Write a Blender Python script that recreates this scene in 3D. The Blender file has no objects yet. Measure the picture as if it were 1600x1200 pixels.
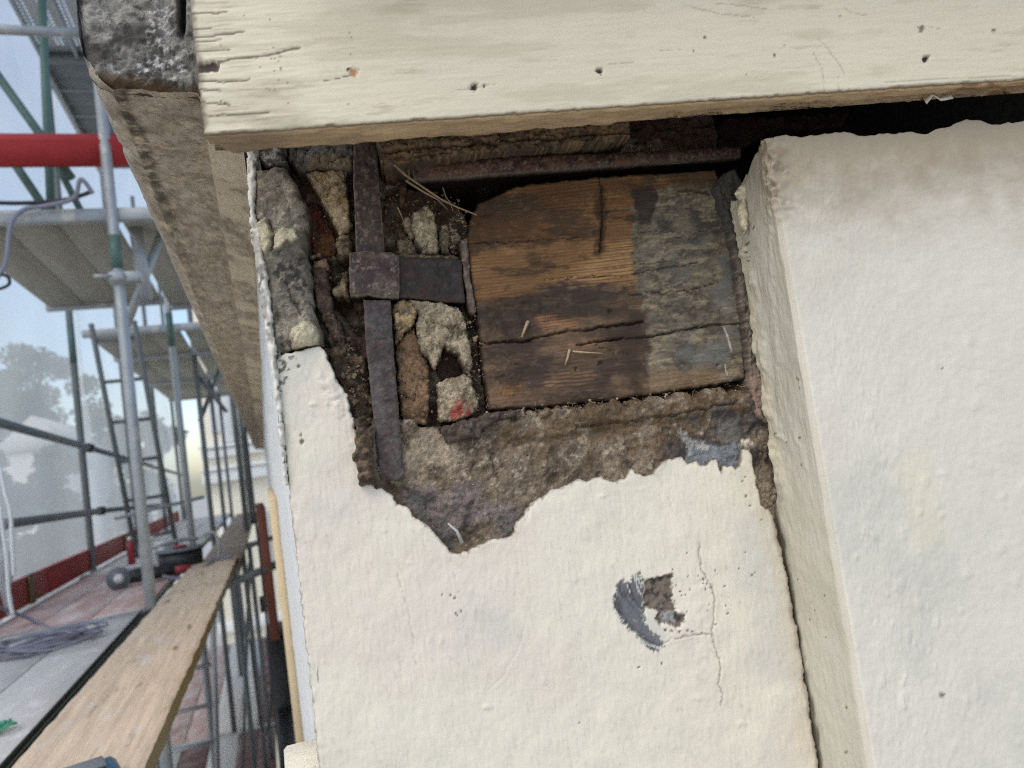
import bpy, math, random
import numpy as np
from mathutils import Matrix, Vector

random.seed(7); rng = np.random.default_rng(7)
SC = bpy.context.scene
COL = SC.collection

# ------------------------------------------------------------------ camera
CZ = 7.0                                   # eye height above the street
FPX = 1150.0
Dc = np.array([-385., 140., FPX]); Dc /= np.linalg.norm(Dc)
Vc = np.array([.1388, 1., 0.]); Vc[2] = -(Dc[0]*Vc[0]+Dc[1]*Vc[1])/Dc[2]; Vc /= np.linalg.norm(Vc)
Rc = np.cross(Vc, Dc)
cam = bpy.data.cameras.new('camera'); co = bpy.data.objects.new('camera', cam); COL.objects.link(co)
ax = [(Rc[i], Dc[i], -Vc[i]) for i in range(3)]
mw = Matrix(((ax[0][0], -ax[1][0], -ax[2][0], 0), (ax[0][1], -ax[1][1], -ax[2][1], 0), (ax[0][2], -ax[1][2], -ax[2][2], CZ), (0, 0, 0, 1)))
co.matrix_world = mw
cam.sensor_width = 36; cam.lens = FPX/1600*36; cam.clip_start = .02; cam.clip_end = 900
cam.dof.use_dof = True; cam.dof.focus_distance = .66; cam.dof.aperture_fstop = 7.0
SC.camera = co

# ------------------------------------------------------------------ light
W = bpy.data.worlds.new('World'); SC.world = W; W.use_nodes = True
nt = W.node_tree; bg = nt.nodes['Background']
sky = nt.nodes.new('ShaderNodeTexSky'); sky.sky_type = 'NISHITA'; sky.sun_disc = False
SUN_EL, SUN_AZ = math.radians(52), math.radians(226)     # azimuth clockwise from +Y
sky.sun_elevation = SUN_EL; sky.sun_rotation = SUN_AZ
sky.air_density = 1.0; sky.dust_density = 1.5; sky.ozone_density = 1.0
nt.links.new(sky.outputs[0], bg.inputs[0]); bg.inputs[1].default_value = .15
sl = bpy.data.lights.new('sun', 'SUN'); so = bpy.data.objects.new('sun', sl); COL.objects.link(so)
sl.energy = .7; sl.angle = math.radians(32); sl.color = (1, .97, .93)
sd_ = Vector((math.sin(SUN_AZ)*math.cos(SUN_EL), math.cos(SUN_AZ)*math.cos(SUN_EL), math.sin(SUN_EL)))
so.rotation_euler = sd_.to_track_quat('Z', 'Y').to_euler(); so.location = (3, -6, 14)
vs = SC.view_settings
vs.view_transform = 'Standard'; vs.look = 'None'; vs.gamma = 1; vs.use_curve_mapping = False
vs.use_white_balance = True; vs.white_balance_temperature = 6900; vs.white_balance_tint = 10
vs.exposure = 0.68
SC.cycles.use_denoising = False; SC.cycles.filter_width = 1.15; SC.cycles.use_adaptive_sampling = False

# ------------------------------------------------------------------ numeric helpers
def ray(px, py):
    px = np.asarray(px, float); py = np.asarray(py, float)
    c = np.stack([(px-800)/FPX, (py-600)/FPX, np.ones_like(px)], -1)
    return np.stack([c@Rc, c@Dc, -(c@Vc)], -1)
A = math.radians(10.1)
Rw = np.array([math.cos(A), -math.sin(A), 0]); Nw = np.array([-math.sin(A), -math.cos(A), 0])
K = np.array([.02, .62, 0.])
def wall(px, py, w=0.):
    """photo point -> (s, t) on the wall plane standing w in front of the wall"""
    r = ray(px, py); k = (K@Nw+w)/(r@Nw); p = r*k[..., None]
    return (p-K)@Rw, p[..., 2]
def wpx(s, t, w):
    p = K+np.multiply.outer(s, Rw)+np.multiply.outer(np.broadcast_to(w, np.shape(s)), Nw)
    p = p+np.multiply.outer(t, np.array([0, 0, 1.]))
    c = np.multiply.outer(p[..., 0], Rc)+np.multiply.outer(p[..., 1], Dc)-np.multiply.outer(p[..., 2], Vc)
    return 800+FPX*c[..., 0]/c[..., 2], 600+FPX*c[..., 1]/c[..., 2]
def at_z(px, py, z): r = ray(px, py); return r*(z/r[2])
def at_y(px, py, y): r = ray(px, py); return r*(y/r[1])

def _h(ix, iy, seed):
    n = (ix.astype(np.int64)*374761393+iy.astype(np.int64)*668265263+seed*974634777) & 0xffffffff
    n = ((n ^ (n >> 13))*1274126177) & 0xffffffff
    n = ((n ^ (n >> 15))*2246822519) & 0xffffffff
    return ((n ^ (n >> 16)) & 0xffffff)/float(0xffffff)
def vnoise(x, y, seed=0):
    ix = np.floor(x); iy = np.floor(y); fx = x-ix; fy = y-iy
    fx = fx*fx*fx*(fx*(fx*6-15)+10); fy = fy*fy*fy*(fy*(fy*6-15)+10)
    a = _h(ix, iy, seed); b = _h(ix+1, iy, seed); c = _h(ix, iy+1, seed); d = _h(ix+1, iy+1, seed)
    return (a+(b-a)*fx)*(1-fy)+(c+(d-c)*fx)*fy
def fbm(x, y, f, octv=4, seed=0, gain=.6):
    x = np.asarray(x, float); y = np.asarray(y, float)
    o = np.zeros(np.shape(x)); a = 1.; t = 0.
    for i in range(octv):
        cs, sn = math.cos(i*.9), math.sin(i*.9)
        o = o+a*(vnoise((x*cs-y*sn)*f+17.3*i, (x*sn+y*cs)*f-9.1*i, seed+i)*2-1); t += a; a *= gain; f *= 2.03
    return o/t*1.6
def worley(x, y, f, seed=0):
    x = x*f; y = y*f; ix = np.floor(x); iy = np.floor(y)
    d1 = np.full(np.shape(x), 9.); d2 = d1.copy(); idn = np.zeros(np.shape(x))
    for i in (-1, 0, 1):
        for j in (-1, 0, 1):
            cx = ix+i; cy = iy+j
            d = np.hypot(cx+_h(cx, cy, seed)-x, cy+_h(cx, cy, seed+5)-y)
            nb = d < d1
            d2 = np.where(nb, d1, np.minimum(d2, d)); idn = np.where(nb, _h(cx, cy, seed+9), idn); d1 = np.where(nb, d, d1)
    return d1, d2, idn
def sst(a, b, x):
    t = np.clip((x-a)/(b-a), 0, 1); return t*t*(3-2*t)
def seg_dist(x, y, pts, closed):
    P = np.asarray(pts, float); Q = np.roll(P, -1, 0)
    if not closed: P, Q = P[:-1], Q[:-1]
    best = np.full(np.shape(x), 1e9)
    for (ax_, ay), (bx, by) in zip(P, Q):
        dx, dy = bx-ax_, by-ay; L = dx*dx+dy*dy+1e-18
        t = np.clip(((x-ax_)*dx+(y-ay)*dy)/L, 0, 1)
        best = np.minimum(best, (x-ax_-t*dx)**2+(y-ay-t*dy)**2)
    return np.sqrt(best)
def sdf(x, y, pts):
    d = seg_dist(x, y, pts, True)
    P = np.asarray(pts, float); Q = np.roll(P, -1, 0); ins = np.zeros(np.shape(x), bool)
    for (ax_, ay), (bx, by) in zip(P, Q):
        if ay == by: continue
        c = ((ay > y) != (by > y)) & (x < (bx-ax_)*(y-ay)/(by-ay)+ax_)
        ins ^= c
    return np.where(ins, d, -d)
def maskh(px, py, poly, soft=10., namp=16., seed=3):
    return sst(-soft, soft, sdf(px, py, poly)+namp*fbm(px*.16, py+.1*px, .07, 5, seed, .65)+namp*.4*fbm(px, py, .12, 3, seed+9))
def mask(px, py, poly, soft=4., namp=6., nf=.06, seed=3):
    return sst(-soft, soft, sdf(px, py, poly)+namp*fbm(px, py, nf, 4, seed))
def line(px, py, pts, width, jit=2., seed=1):
    return 1-sst(width*.3, width, seg_dist(px+jit*fbm(px, py, .08, 3, seed), py+jit*fbm(px, py, .08, 3, seed+40), pts, False))
def dots(px, py, lst):
    m = np.zeros(np.shape(px))
    for x, y, r in lst: m = np.maximum(m, 1-sst(r*.5, r, np.hypot(px-x, py-y)+r*.35*fbm(px, py, .3, 2, int(x))))
    return m
def L(r, g, b, gain=1.):
    c = np.array([r, g, b])/255.
    return np.where(c <= .04045, c/12.92, ((c+.055)/1.055)**2.4)*gain
def mixc(c, col, m):
    return c+(np.asarray(col)-c)*np.asarray(m)[..., None]
def base(px, col): return np.ones(np.shape(px)+(3,))*np.asarray(col)

# ------------------------------------------------------------------ object helpers
def new_mesh(name, V, F, cols=None, smooth=True):
    me = bpy.data.meshes.new(name)
    V = np.ascontiguousarray(V, dtype=np.float32); nv = len(V)
    sizes = None
    if isinstance(F, np.ndarray):
        k = F.shape[1]; li = F.astype(np.int32).ravel(); nf = len(F)
        st = np.arange(nf, dtype=np.int32)*k
    else:
        ln = np.array([len(f) for f in F], np.int32); li = np.array([i for f in F for i in f], np.int32); nf = len(F)
        st = np.concatenate([[0], np.cumsum(ln)[:-1]]).astype(np.int32)
    me.vertices.add(nv); me.vertices.foreach_set('co', V.ravel())
    me.loops.add(len(li)); me.loops.foreach_set('vertex_index', li)
    me.polygons.add(nf); me.polygons.foreach_set('loop_start', st)
    if cols is not None:
        ca = me.color_attributes.new('Col', 'FLOAT_COLOR', 'POINT')
        ca.data.foreach_set('color', np.c_[cols, np.ones(nv)].astype(np.float32).ravel())
    me.update(calc_edges=True); me.validate()
    if smooth: me.polygons.foreach_set('use_smooth', np.ones(len(me.polygons), bool))
    return me
def link(name, me, mat, parent=None):
    o = bpy.data.objects.new(name, me); COL.objects.link(o)
    if mat is not None and not me.materials: me.materials.append(mat)
    if parent is not None: o.parent = parent
    return o
def tag(o, label=None, cat=None, group=None, kind=None):
    if label: o['label'] = label
    if cat: o['category'] = cat
    if group: o['group'] = group
    if kind: o['kind'] = kind
    return o
def thing(name, label, cat, loc=(0, 0, 0), rz=0., group=None):
    o = bpy.data.objects.new(name, None); COL.objects.link(o)
    o.empty_display_size = .05; o.location = loc; o.rotation_euler = (0, 0, rz)
    return tag(o, label, cat, group)
def on_wall(name, label, cat, s=0., w=0., t=0., group=None):
    p = K+s*Rw+w*Nw
    return thing(name, label, cat, (p[0], p[1], CZ+t), -A, group)
def wall_mesh(name, V, F, mat, root, cols=None, smooth=True, sh=(0, 0, 0)):
    """V in wall coordinates (s, w, t); sh = the root's own (s, w, t)"""
    V = np.asarray(V)-np.asarray(sh)
    return link(name, new_mesh(name, np.c_[V[:, 0], -V[:, 1], V[:, 2]], F, cols, smooth), mat, root)

class Mesh:
    """collects boxes and tubes, world or local coordinates"""
    def __init__(s): s.V = []; s.F = []
    def add(s, V, F):
        o = len(s.V); s.V += [tuple(map(float, v)) for v in V]; s.F += [tuple(i+o for i in f) for f in F]
    def box(s, lo, hi, bev=0.):
        x0, y0, z0 = lo; x1, y1, z1 = hi; b = min(bev, (x1-x0)/3, (y1-y0)/3, (z1-z0)/3)
        if b <= 0:
            s.add([(x0, y0, z0), (x1, y0, z0), (x1, y1, z0), (x0, y1, z0), (x0, y0, z1), (x1, y0, z1), (x1, y1, z1), (x0, y1, z1)],
                  [(0, 3, 2, 1), (4, 5, 6, 7), (0, 1, 5, 4), (1, 2, 6, 5), (2, 3, 7, 6), (3, 0, 4, 7)]); return s
        V = []; ix = {}
        for i, X in enumerate((x0, x1)):
            for j, Y in enumerate((y0, y1)):
                for k, Z in enumerate((z0, z1)):
                    sx, sy, sz = (1-2*i)*b, (1-2*j)*b, (1-2*k)*b
                    ix[i, j, k] = (len(V), len(V)+1, len(V)+2)
                    V += [(X, Y+sy, Z+sz), (X+sx, Y, Z+sz), (X+sx, Y+sy, Z)]
        F = []
        for i in (0, 1):
            f = [ix[i, 0, 0][0], ix[i, 0, 1][0], ix[i, 1, 1][0], ix[i, 1, 0][0]]; F.append(f if i == 0 else f[::-1])
            f = [ix[0, i, 0][1], ix[1, i, 0][1], ix[1, i, 1][1], ix[0, i, 1][1]]; F.append(f if i == 0 else f[::-1])
            f = [ix[0, 0, i][2], ix[0, 1, i][2], ix[1, 1, i][2], ix[1, 0, i][2]]; F.append(f if i == 0 else f[::-1])
            for j in (0, 1):
                a, c = ix[i, j, 0], ix[i, j, 1]; f = [a[0], a[1], c[1], c[0]]; F.append(f if i == j else f[::-1])
                a, c = ix[i, 0, j], ix[i, 1, j]; f = [a[0], c[0], c[2], a[2]]; F.append(f if i == j else f[::-1])
                a, c = ix[0, i, j], ix[1, i, j]; f = [a[1], a[2], c[2], c[1]]; F.append(f if i == j else f[::-1])
                for k in (0, 1):
                    a = ix[i, j, k]; F.append(a if (i+j+k) % 2 else a[::-1])
        s.add(V, F); return s
    def tube(s, pts, r, n=10, cap=True):
        P = [Vector(p) for p in pts]; rs = r if hasattr(r, '__len__') else [r]*len(P); V = []; F = []
        up = None
        for i, p in enumerate(P):
            t = (P[min(i+1, len(P)-1)]-P[max(i-1, 0)]).normalized()
            if up is None: up = Vector((0, 0, 1)) if abs(t.z) < .9 else Vector((1, 0, 0))
            a = t.cross(up).normalized(); b = a.cross(t).normalized(); up = b
            V += [tuple(p+rs[i]*(math.cos(2*math.pi*k/n)*a+math.sin(2*math.pi*k/n)*b)) for k in range(n)]
            if i:
                o = (i-1)*n
                F += [(o+k, o+(k+1) % n, o+n+(k+1) % n, o+n+k) for k in range(n)]
        if cap: F += [tuple(range(n))[::-1], tuple(range((len(P)-1)*n, len(P)*n))]
        s.add(V, F); return s
    def build(s, name, mat, parent=None, off=None, smooth=False):
        V = np.array(s.V)
        if off is not None: V = V-np.array(off)
        o = link(name, new_mesh(name, V, s.F, None, smooth), mat, parent)
        return o

# ------------------------------------------------------------------ materials
def M(name, col=None, rough=.8, var=(), bump=(), metal=0., spec=.35, mott=None, gain=1.):
    """col None: the mesh's own painted pigments ('Col'); var = (scale, amount, stretch); bump = (scale, distance, stretch)"""
    m = bpy.data.materials.new(name); m.use_nodes = True; n = m.node_tree.nodes; l = m.node_tree.links
    b = n['Principled BSDF']; b.inputs['Metallic'].default_value = metal; b.inputs['Specular IOR Level'].default_value = spec
    tc = n.new('ShaderNodeTexCoord')
    def noise(scale, stretch, detail=5, rgh=.6):
        mp = n.new('ShaderNodeMapping'); mp.inputs['Scale'].default_value = stretch
        l.new(tc.outputs['Object'], mp.inputs[0])
        t = n.new('ShaderNodeTexNoise'); t.inputs['Scale'].default_value = scale; t.inputs['Detail'].default_value = detail; t.inputs['Roughness'].default_value = rgh
        l.new(mp.outputs[0], t.inputs['Vector']); return t.outputs['Fac']
    if col is None:
        a = n.new('ShaderNodeVertexColor'); a.layer_name = 'Col'; cur = a.outputs['Color']
    else:
        r = n.new('ShaderNodeRGB'); r.outputs[0].default_value = (*col, 1); cur = r.outputs[0]
    if gain != 1.:
        mx = n.new('ShaderNodeVectorMath'); mx.operation = 'SCALE'; l.new(cur, mx.inputs[0]); mx.inputs['Scale'].default_value = gain; cur = mx.outputs[0]
    if mott:
        for (mcol, scale, lo, hi, stretch) in mott:
            mr = n.new('ShaderNodeMapRange'); mr.inputs[1].default_value = lo; mr.inputs[2].default_value = hi
            l.new(noise(scale, stretch), mr.inputs[0])
            mx = n.new('ShaderNodeMix'); mx.data_type = 'RGBA'; l.new(mr.outputs[0], mx.inputs[0]); l.new(cur, mx.inputs[6]); mx.inputs[7].default_value = (*mcol, 1)
            cur = mx.outputs[2]
    for (scale, amt, stretch) in var:
        mr = n.new('ShaderNodeMapRange'); mr.inputs[1].default_value = .25; mr.inputs[2].default_value = .75
        mr.inputs[3].default_value = 1-amt; mr.inputs[4].default_value = 1+amt
        l.new(noise(scale, stretch), mr.inputs[0])
        mx = n.new('ShaderNodeVectorMath'); mx.operation = 'SCALE'; l.new(cur, mx.inputs[0]); l.new(mr.outputs[0], mx.inputs['Scale']); cur = mx.outputs[0]
    l.new(cur, b.inputs['Base Color'])
    mr = n.new('ShaderNodeMapRange'); mr.inputs[3].default_value = max(0, rough-.12); mr.inputs[4].default_value = min(1, rough+.12)
    l.new(noise(90, (1, 1, 1), 3), mr.inputs[0]); l.new(mr.outputs[0], b.inputs['Roughness'])
    nrm = None
    for (scale, dist, stretch) in bump:
        bp = n.new('ShaderNodeBump'); bp.inputs['Strength'].default_value = 1; bp.inputs['Distance'].default_value = dist
        l.new(noise(scale, stretch, 4), bp.inputs['Height'])
        if nrm is not None: l.new(nrm, bp.inputs['Normal'])
        nrm = bp.outputs[0]
    if nrm is not None: l.new(nrm, b.inputs['Normal'])
    return m
I3 = (1, 1, 1)
m_plaster = M('painted_plaster', rough=.62, spec=.35, var=[(14, .02, I3), (160, .015, (1, 1, .35))], bump=[(520, .00032, (1, 1, .1)), (120, .00025, (1, 1, .4)), (1100, .0001, I3)])
m_rough = M('rough_painted_plaster', rough=.75, spec=.25, var=[(10, .02, I3), (240, .025, I3)], bump=[(420, .00032, (1, 1, .3)), (120, .0003, (1, 1, .5)), (1100, .0001, I3)])
m_mortar = M('crumbled_mortar', gain=1.35, rough=.95, spec=.15, var=[(240, .28, I3), (900, .3, I3), (40, .15, I3)], bump=[(330, .0022, I3), (1100, .0008, I3)])
m_stone = M('weathered_stone', gain=1.25, rough=.92, spec=.2, var=[(300, .22, I3), (1200, .3, I3)], bump=[(260, .0018, I3), (1000, .0007, I3)])
m_iron = M('rusted_iron', gain=1.1, rough=.6, spec=.45, metal=.15, var=[(150, .25, I3), (700, .35, I3)], bump=[(260, .0009, I3), (1000, .0004, I3)])
m_timber = M('old_timber', gain=1.2, rough=.8, spec=.25, var=[(140, .2, (.25, 1, 5)), (900, .22, (.3, 1, 1.6))], bump=[(260, .0008, (.12, 1, 2.4)), (1300, .0003, I3)])
m_paintwood = M('old_painted_board', rough=.6, spec=.3, var=[(12, .02, I3), (260, .04, (.15, 1, 1))], bump=[(230, .0004, (.1, 1, 1.3)), (1100, .00012, (.4, 1, 1))])
m_barewood = M('bare_board_edge', gain=1.2, rough=.85, spec=.2, var=[(60, .14, (.2, 1, 1)), (500, .2, (.15, 1, 2))], bump=[(300, .001, (.15, 1, 1))])
m_dark = M('cavity_painted_dark', (.03, .024, .02), rough=.95, spec=.1, var=[(60, .4, I3)], bump=[(120, .004, I3)])  # near-black: the shade inside the hollows is put into the colour
m_galv = M('galvanised_tube', (.36, .375, .38), rough=.5, spec=.5, metal=.35, var=[(25, .14, I3), (120, .12, I3)], bump=[(300, .0004, I3)], mott=[((.55, .53, .48), 9, .58, .66, (1, 1, .5))])
m_galvd = M('weathered_tube', (.15, .165, .165), rough=.55, spec=.45, metal=.2, var=[(25, .2, I3)])
m_green = M('green_painted_tube', (.085, .15, .125), rough=.5, spec=.4, var=[(30, .2, I3)])
m_alu = M('aluminium', (.42, .43, .44), rough=.45, spec=.5, metal=.5, var=[(40, .1, I3)])
m_ply = M('deck_plywood_underside', (.31, .29, .235), rough=.75, var=[(7, .16, (3, .4, 1)), (60, .1, (3, .3, 1))])
m_decktop = M('dusty_deck', (.55, .545, .525), rough=.85, var=[(9, .12, (2, .5, 1)), (90, .1, I3)], mott=[((.68, .67, .65), 20, .56, .68, (1, .5, 1))])
m_redtop = M('red_deck', (.46, .31, .28), rough=.8, var=[(8, .15, (2, .5, 1)), (90, .1, I3)], mott=[((.56, .5, .47), 12, .42, .66, (1, .4, 1))])
m_reddull = M('dark_red_deck', (.15, .075, .075), rough=.8, var=[(8, .2, I3)], mott=[((.25, .21, .2), 6, .5, .64, I3)])
m_red = M('red_toe_board', (.30, .035, .028), rough=.6, var=[(9, .2, (1, .4, 1)), (70, .12, I3)])
m_plank = M('scaffold_plank_wood', (.56, .45, .33), rough=.85, var=[(9, .1, (4, .25, 1)), (60, .22, (1.4, .05, 1)), (420, .15, (1, .1, 1))], bump=[(110, .0016, (1.4, .05, 1)), (700, .0005, (1, .3, 1))], mott=[((.16, .11, .07), 26, .62, .74, (1, .22, 1)), ((.55, .5, .43), 14, .57, .7, (1, .5, 1))])
m_plankside = M('plank_side_wood', (.16, .125, .06), rough=.9, var=[(30, .25, (1, .1, 4))])
m_dkgreen = M('dark_green_channel', (.03, .035, .022), rough=.6, var=[(40, .3, (1, .1, 1))])
m_black = M('black_plastic', (.015, .016, .018), rough=.45, spec=.5, var=[(40, .2, I3)])
m_greyp = M('grey_plastic', (.16, .18, .2), rough=.5, var=[(40, .1, I3)])
m_cable = M('grey_cable', (.22, .22, .27), rough=.5, var=[(60, .15, I3)])
m_redp = M('red_plastic', (.3, .03, .04), rough=.45, spec=.5)
m_bluep = M('blue_plastic', (.02, .09, .16), rough=.4, spec=.5)
m_white = M('white_rope', (.75, .77, .77), rough=.7)
m_greenr = M('green_string', (.07, .32, .2), rough=.7)
m_straw = M('dry_straw', (.30, .215, .13), rough=.85, var=[(200, .3, I3)])
m_straw2 = M('pale_splinter', (.45, .34, .2), rough=.85, var=[(200, .3, I3)])
m_cream = M('cream_facade', (.86, .80, .66), rough=.9, var=[(2, .05, I3)])
m_creamw = M('white_trim', (.88, .87, .84), rough=.9)
m_palewall = M('pale_render', (.52, .50, .46), rough=.9)
m_glass = M('window_glass', (.25, .3, .36), rough=.12, spec=.6)
m_brownred = M('brown_red_shutter', (.15, .045, .028), rough=.65, var=[(20, .2, I3)])
m_beige = M('beige_trim', (.56, .45, .29), rough=.8, var=[(20, .08, I3)])
m_ground = M('street_ground', (.45, .43, .39), rough=.95, var=[(.4, .15, I3), (4, .1, I3)])
m_bark = M('bark', (.09, .07, .05), rough=.95)
m_leaf = M('leaf', (.035, .075, .018), rough=.95, spec=.05, var=[(1.2, .4, I3)])
m_roof = M('roof_tile', (.22, .1, .07), rough=.9, var=[(3, .2, I3)])

# white scaffold netting: woven sheet that lets part of the light straight through
m_net = bpy.data.materials.new('scaffold_netting'); m_net.use_nodes = True
_n = m_net.node_tree.nodes; _l = m_net.node_tree.links; _n.remove(_n['Principled BSDF'])
_tr = _n.new('ShaderNodeBsdfTransparent'); _tr.inputs[0].default_value = (.98, 1, 1, 1)
_df = _n.new('ShaderNodeBsdfDiffuse'); _df.inputs[0].default_value = (.80, .84, .84, 1)
_tl = _n.new('ShaderNodeBsdfTranslucent'); _tl.inputs[0].default_value = (.80, .84, .84, 1)
_a = _n.new('ShaderNodeMixShader'); _a.inputs[0].default_value = .6; _l.new(_df.outputs[0], _a.inputs[1]); _l.new(_tl.outputs[0], _a.inputs[2])
_b = _n.new('ShaderNodeMixShader'); _l.new(_tr.outputs[0], _b.inputs[1]); _l.new(_a.outputs[0], _b.inputs[2])
_tc = _n.new('ShaderNodeTexCoord'); _ns = _n.new('ShaderNodeTexNoise'); _ns.inputs['Scale'].default_value = 1.3; _l.new(_tc.outputs['Object'], _ns.inputs['Vector'])
_mr = _n.new('ShaderNodeMapRange'); _mr.inputs[3].default_value = .46; _mr.inputs[4].default_value = .70; _l.new(_ns.outputs['Fac'], _mr.inputs[0]); _l.new(_mr.outputs[0], _b.inputs[0])
_l.new(_b.outputs[0], _n['Material Output'].inputs['Surface'])

# ------------------------------------------------------------------ relief builder: a solid piece with a traced outline, its face worked in depth
def relief(name, poly, w0, w1, mat, root, res=.0013, bevel=.004, drop=None, hfun=None, cfun=None, edge=.0, skirt_col=None, sh=(0, 0, 0), nseed=1, st=False, back=True):
    if st: P = np.array(poly, float)
    else: P = np.stack(wall(*np.array(poly, float).T, w1), -1)
    lo = P.min(0)-res*2; hi = P.max(0)+res*2
    nx = int((hi[0]-lo[0])/res)+2; ny = int((hi[1]-lo[1])/res)+2
    S, T = np.meshgrid(lo[0]+np.arange(nx)*res, lo[1]+np.arange(ny)*res)
    def SD(S, T):
        d = sdf(S, T, P)
        if edge: d = d+edge*fbm(S, T, 220, 4, nseed+70)
        return d
    d = SD(S, T)
    ins = (d[:-1, :-1]+d[1:, :-1]+d[:-1, 1:]+d[1:, 1:]) > 0
    use = np.zeros(S.shape, bool)
    use[:-1, :-1] |= ins; use[1:, :-1] |= ins; use[:-1, 1:] |= ins; use[1:, 1:] |= ins
    gy, gx = np.gradient(d, res); gl = np.hypot(gx, gy)+1e-9
    full = np.zeros(S.shape, int)
    for a in (slice(0, -1), slice(1, None)):
        for b in (slice(0, -1), slice(1, None)): full[a, b] += ins
    rim = use & (full < 4)
    mv = np.clip(-d, -res*.7, res*.7)*rim
    S = S+mv*gx/gl; T = T+mv*gy/gl; d = np.maximum(np.where(rim, 0, d), 0)
    if drop is None: drop = bevel
    e = np.clip(d/bevel, 0, 1)
    H = w1-drop*(1-np.sqrt(np.clip(1-(1-e)**2, 0, 1)))
    px, py = wpx(S, T, w1)
    if hfun is not None: H = H+hfun(S, T, px, py, d)
    H = np.maximum(H, w0+.0005)
    C = cfun(S, T, px, py, d, H) if cfun is not None else None
    idx = -np.ones(S.shape, int); idx[use] = np.arange(use.sum())
    V = np.stack([S[use], H[use], T[use]], -1)
    q = np.stack([idx[:-1, :-1], idx[:-1, 1:], idx[1:, 1:], idx[1:, :-1]], -1)[ins]
    cols = C[use] if C is not None else None
    # rim edges -> skirt to the back
    ed = np.concatenate([q[:, [0, 1]], q[:, [1, 2]], q[:, [2, 3]], q[:, [3, 0]]])
    key = np.sort(ed, 1); _, inv, cnt = np.unique(key[:, 0]*10**7+key[:, 1], return_inverse=True, return_counts=True)
    be = ed[cnt[inv] == 1]
    bv, bi = np.unique(be, return_inverse=True); bi = bi.reshape(be.shape)
    rows = 3; n0 = len(V); allV = [V]; allC = [cols] if cols is not None else None; prev = bv
    for r in range(1, rows+1):
        f = r/rows; vv = V[bv].copy(); vv[:, 1] = vv[:, 1]*(1-f)+w0*f
        jit = res*.5*(fbm(vv[:, 0]+f, vv[:, 2], 300, 3, 5+r)); vv[:, 0] += jit*(r < rows)*.0
        allV.append(vv)
        if cols is not None:
            sc = cols[bv] if skirt_col is None else np.ones((len(bv), 3))*skirt_col*(1+.35*fbm(vv[:, 0]*1.0+r*.01, vv[:, 2], 300, 3, 8))[:, None]
            allC.append(sc)
        cur = n0+(r-1)*len(bv)+np.arange(len(bv))
        a = (prev[bi] if r > 1 else be); b = cur[bi]
        q = np.concatenate([q, np.stack([a[:, 1], a[:, 0], b[:, 0], b[:, 1]], -1)])
        prev = cur
    V = np.concatenate(allV); cols = np.concatenate(allC) if cols is not None else None
    return wall_mesh(name, V, q, mat, root, cols, True, sh)

def rock(name, poly, w0, w1, root, col, mat=None, seed=1, bevel=.006, rough=.0022, fq=130, sh=(0, 0, 0), col2=None, res=.0012, edge=.0008, hx=None, cx=None):
    col = np.asarray(col); c2 = col*.55 if col2 is None else np.asarray(col2)
    def hf(S, T, px, py, d):
        f1, f2, fi = worley(S+.002*fbm(S, T, 150, 3, seed+8), T, 105, seed)
        h = -bevel*.5*f1+bevel*.45*(fi-.4)-.0012*(1-sst(0, .12, f2-f1))+rough*.8*fbm(S, T, fq, 5, seed)+.0007*fbm(S, T, 420, 3, seed+3)+rough*.5*np.abs(fbm(S, T, fq*3, 3, seed+4))-rough*.3
        if hx: h = h+hx(S, T, px, py, d)
        return h
    def cf(S, T, px, py, d, H):
        c = base(S, col)*(1+.22*fbm(S, T, 90, 4, seed+11))[..., None]
        c = mixc(c, c2, sst(.0, .6, fbm(S, T, 160, 5, seed+21, .7)))
        c = mixc(c, L(74, 62, 50), .7*sst(-.05, .6, fbm(S, T, 60, 5, seed+51, .7)))
        c = mixc(c, L(66, 56, 46), .6*(1-sst(0, .003, d+.0015*fbm(S, T, 200, 3, seed))))
        c = mixc(c, col*1.35, .7*sst(.35, .7, fbm(S, T, 420, 3, seed+31)))
        if cx: c = cx(c, S, T, px, py, d)
        return np.clip(c, .004, .9)
    return relief(name, poly, w0, w1, mat or m_mortar, root, res, bevel*.55, None, hf, cf, edge*1.8, c2*.8, sh, seed)

# ================================================================== SETTING
def ground():
    N = 60; xs = np.sinh(np.linspace(-5, 5, N))/np.sinh(5)*400; X, Y = np.meshgrid(xs, xs)
    V = np.stack([X.ravel(), Y.ravel(), np.zeros(N*N)], -1); i = np.arange(N*N).reshape(N, N)
    q = np.stack([i[:-1, :-1], i[:-1, 1:], i[1:, 1:], i[1:, :-1]], -1).reshape(-1, 4)
    tag(link('ground', new_mesh('ground', V, q), m_ground), kind='structure')
ground()

# ================================================================== HOUSE WALL
house = on_wall('house_wall', 'cream painted plaster house wall with its top corner broken open', 'wall')
CREAM = L(228, 221, 202)*.93
BARE = L(112, 100, 86)

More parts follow.
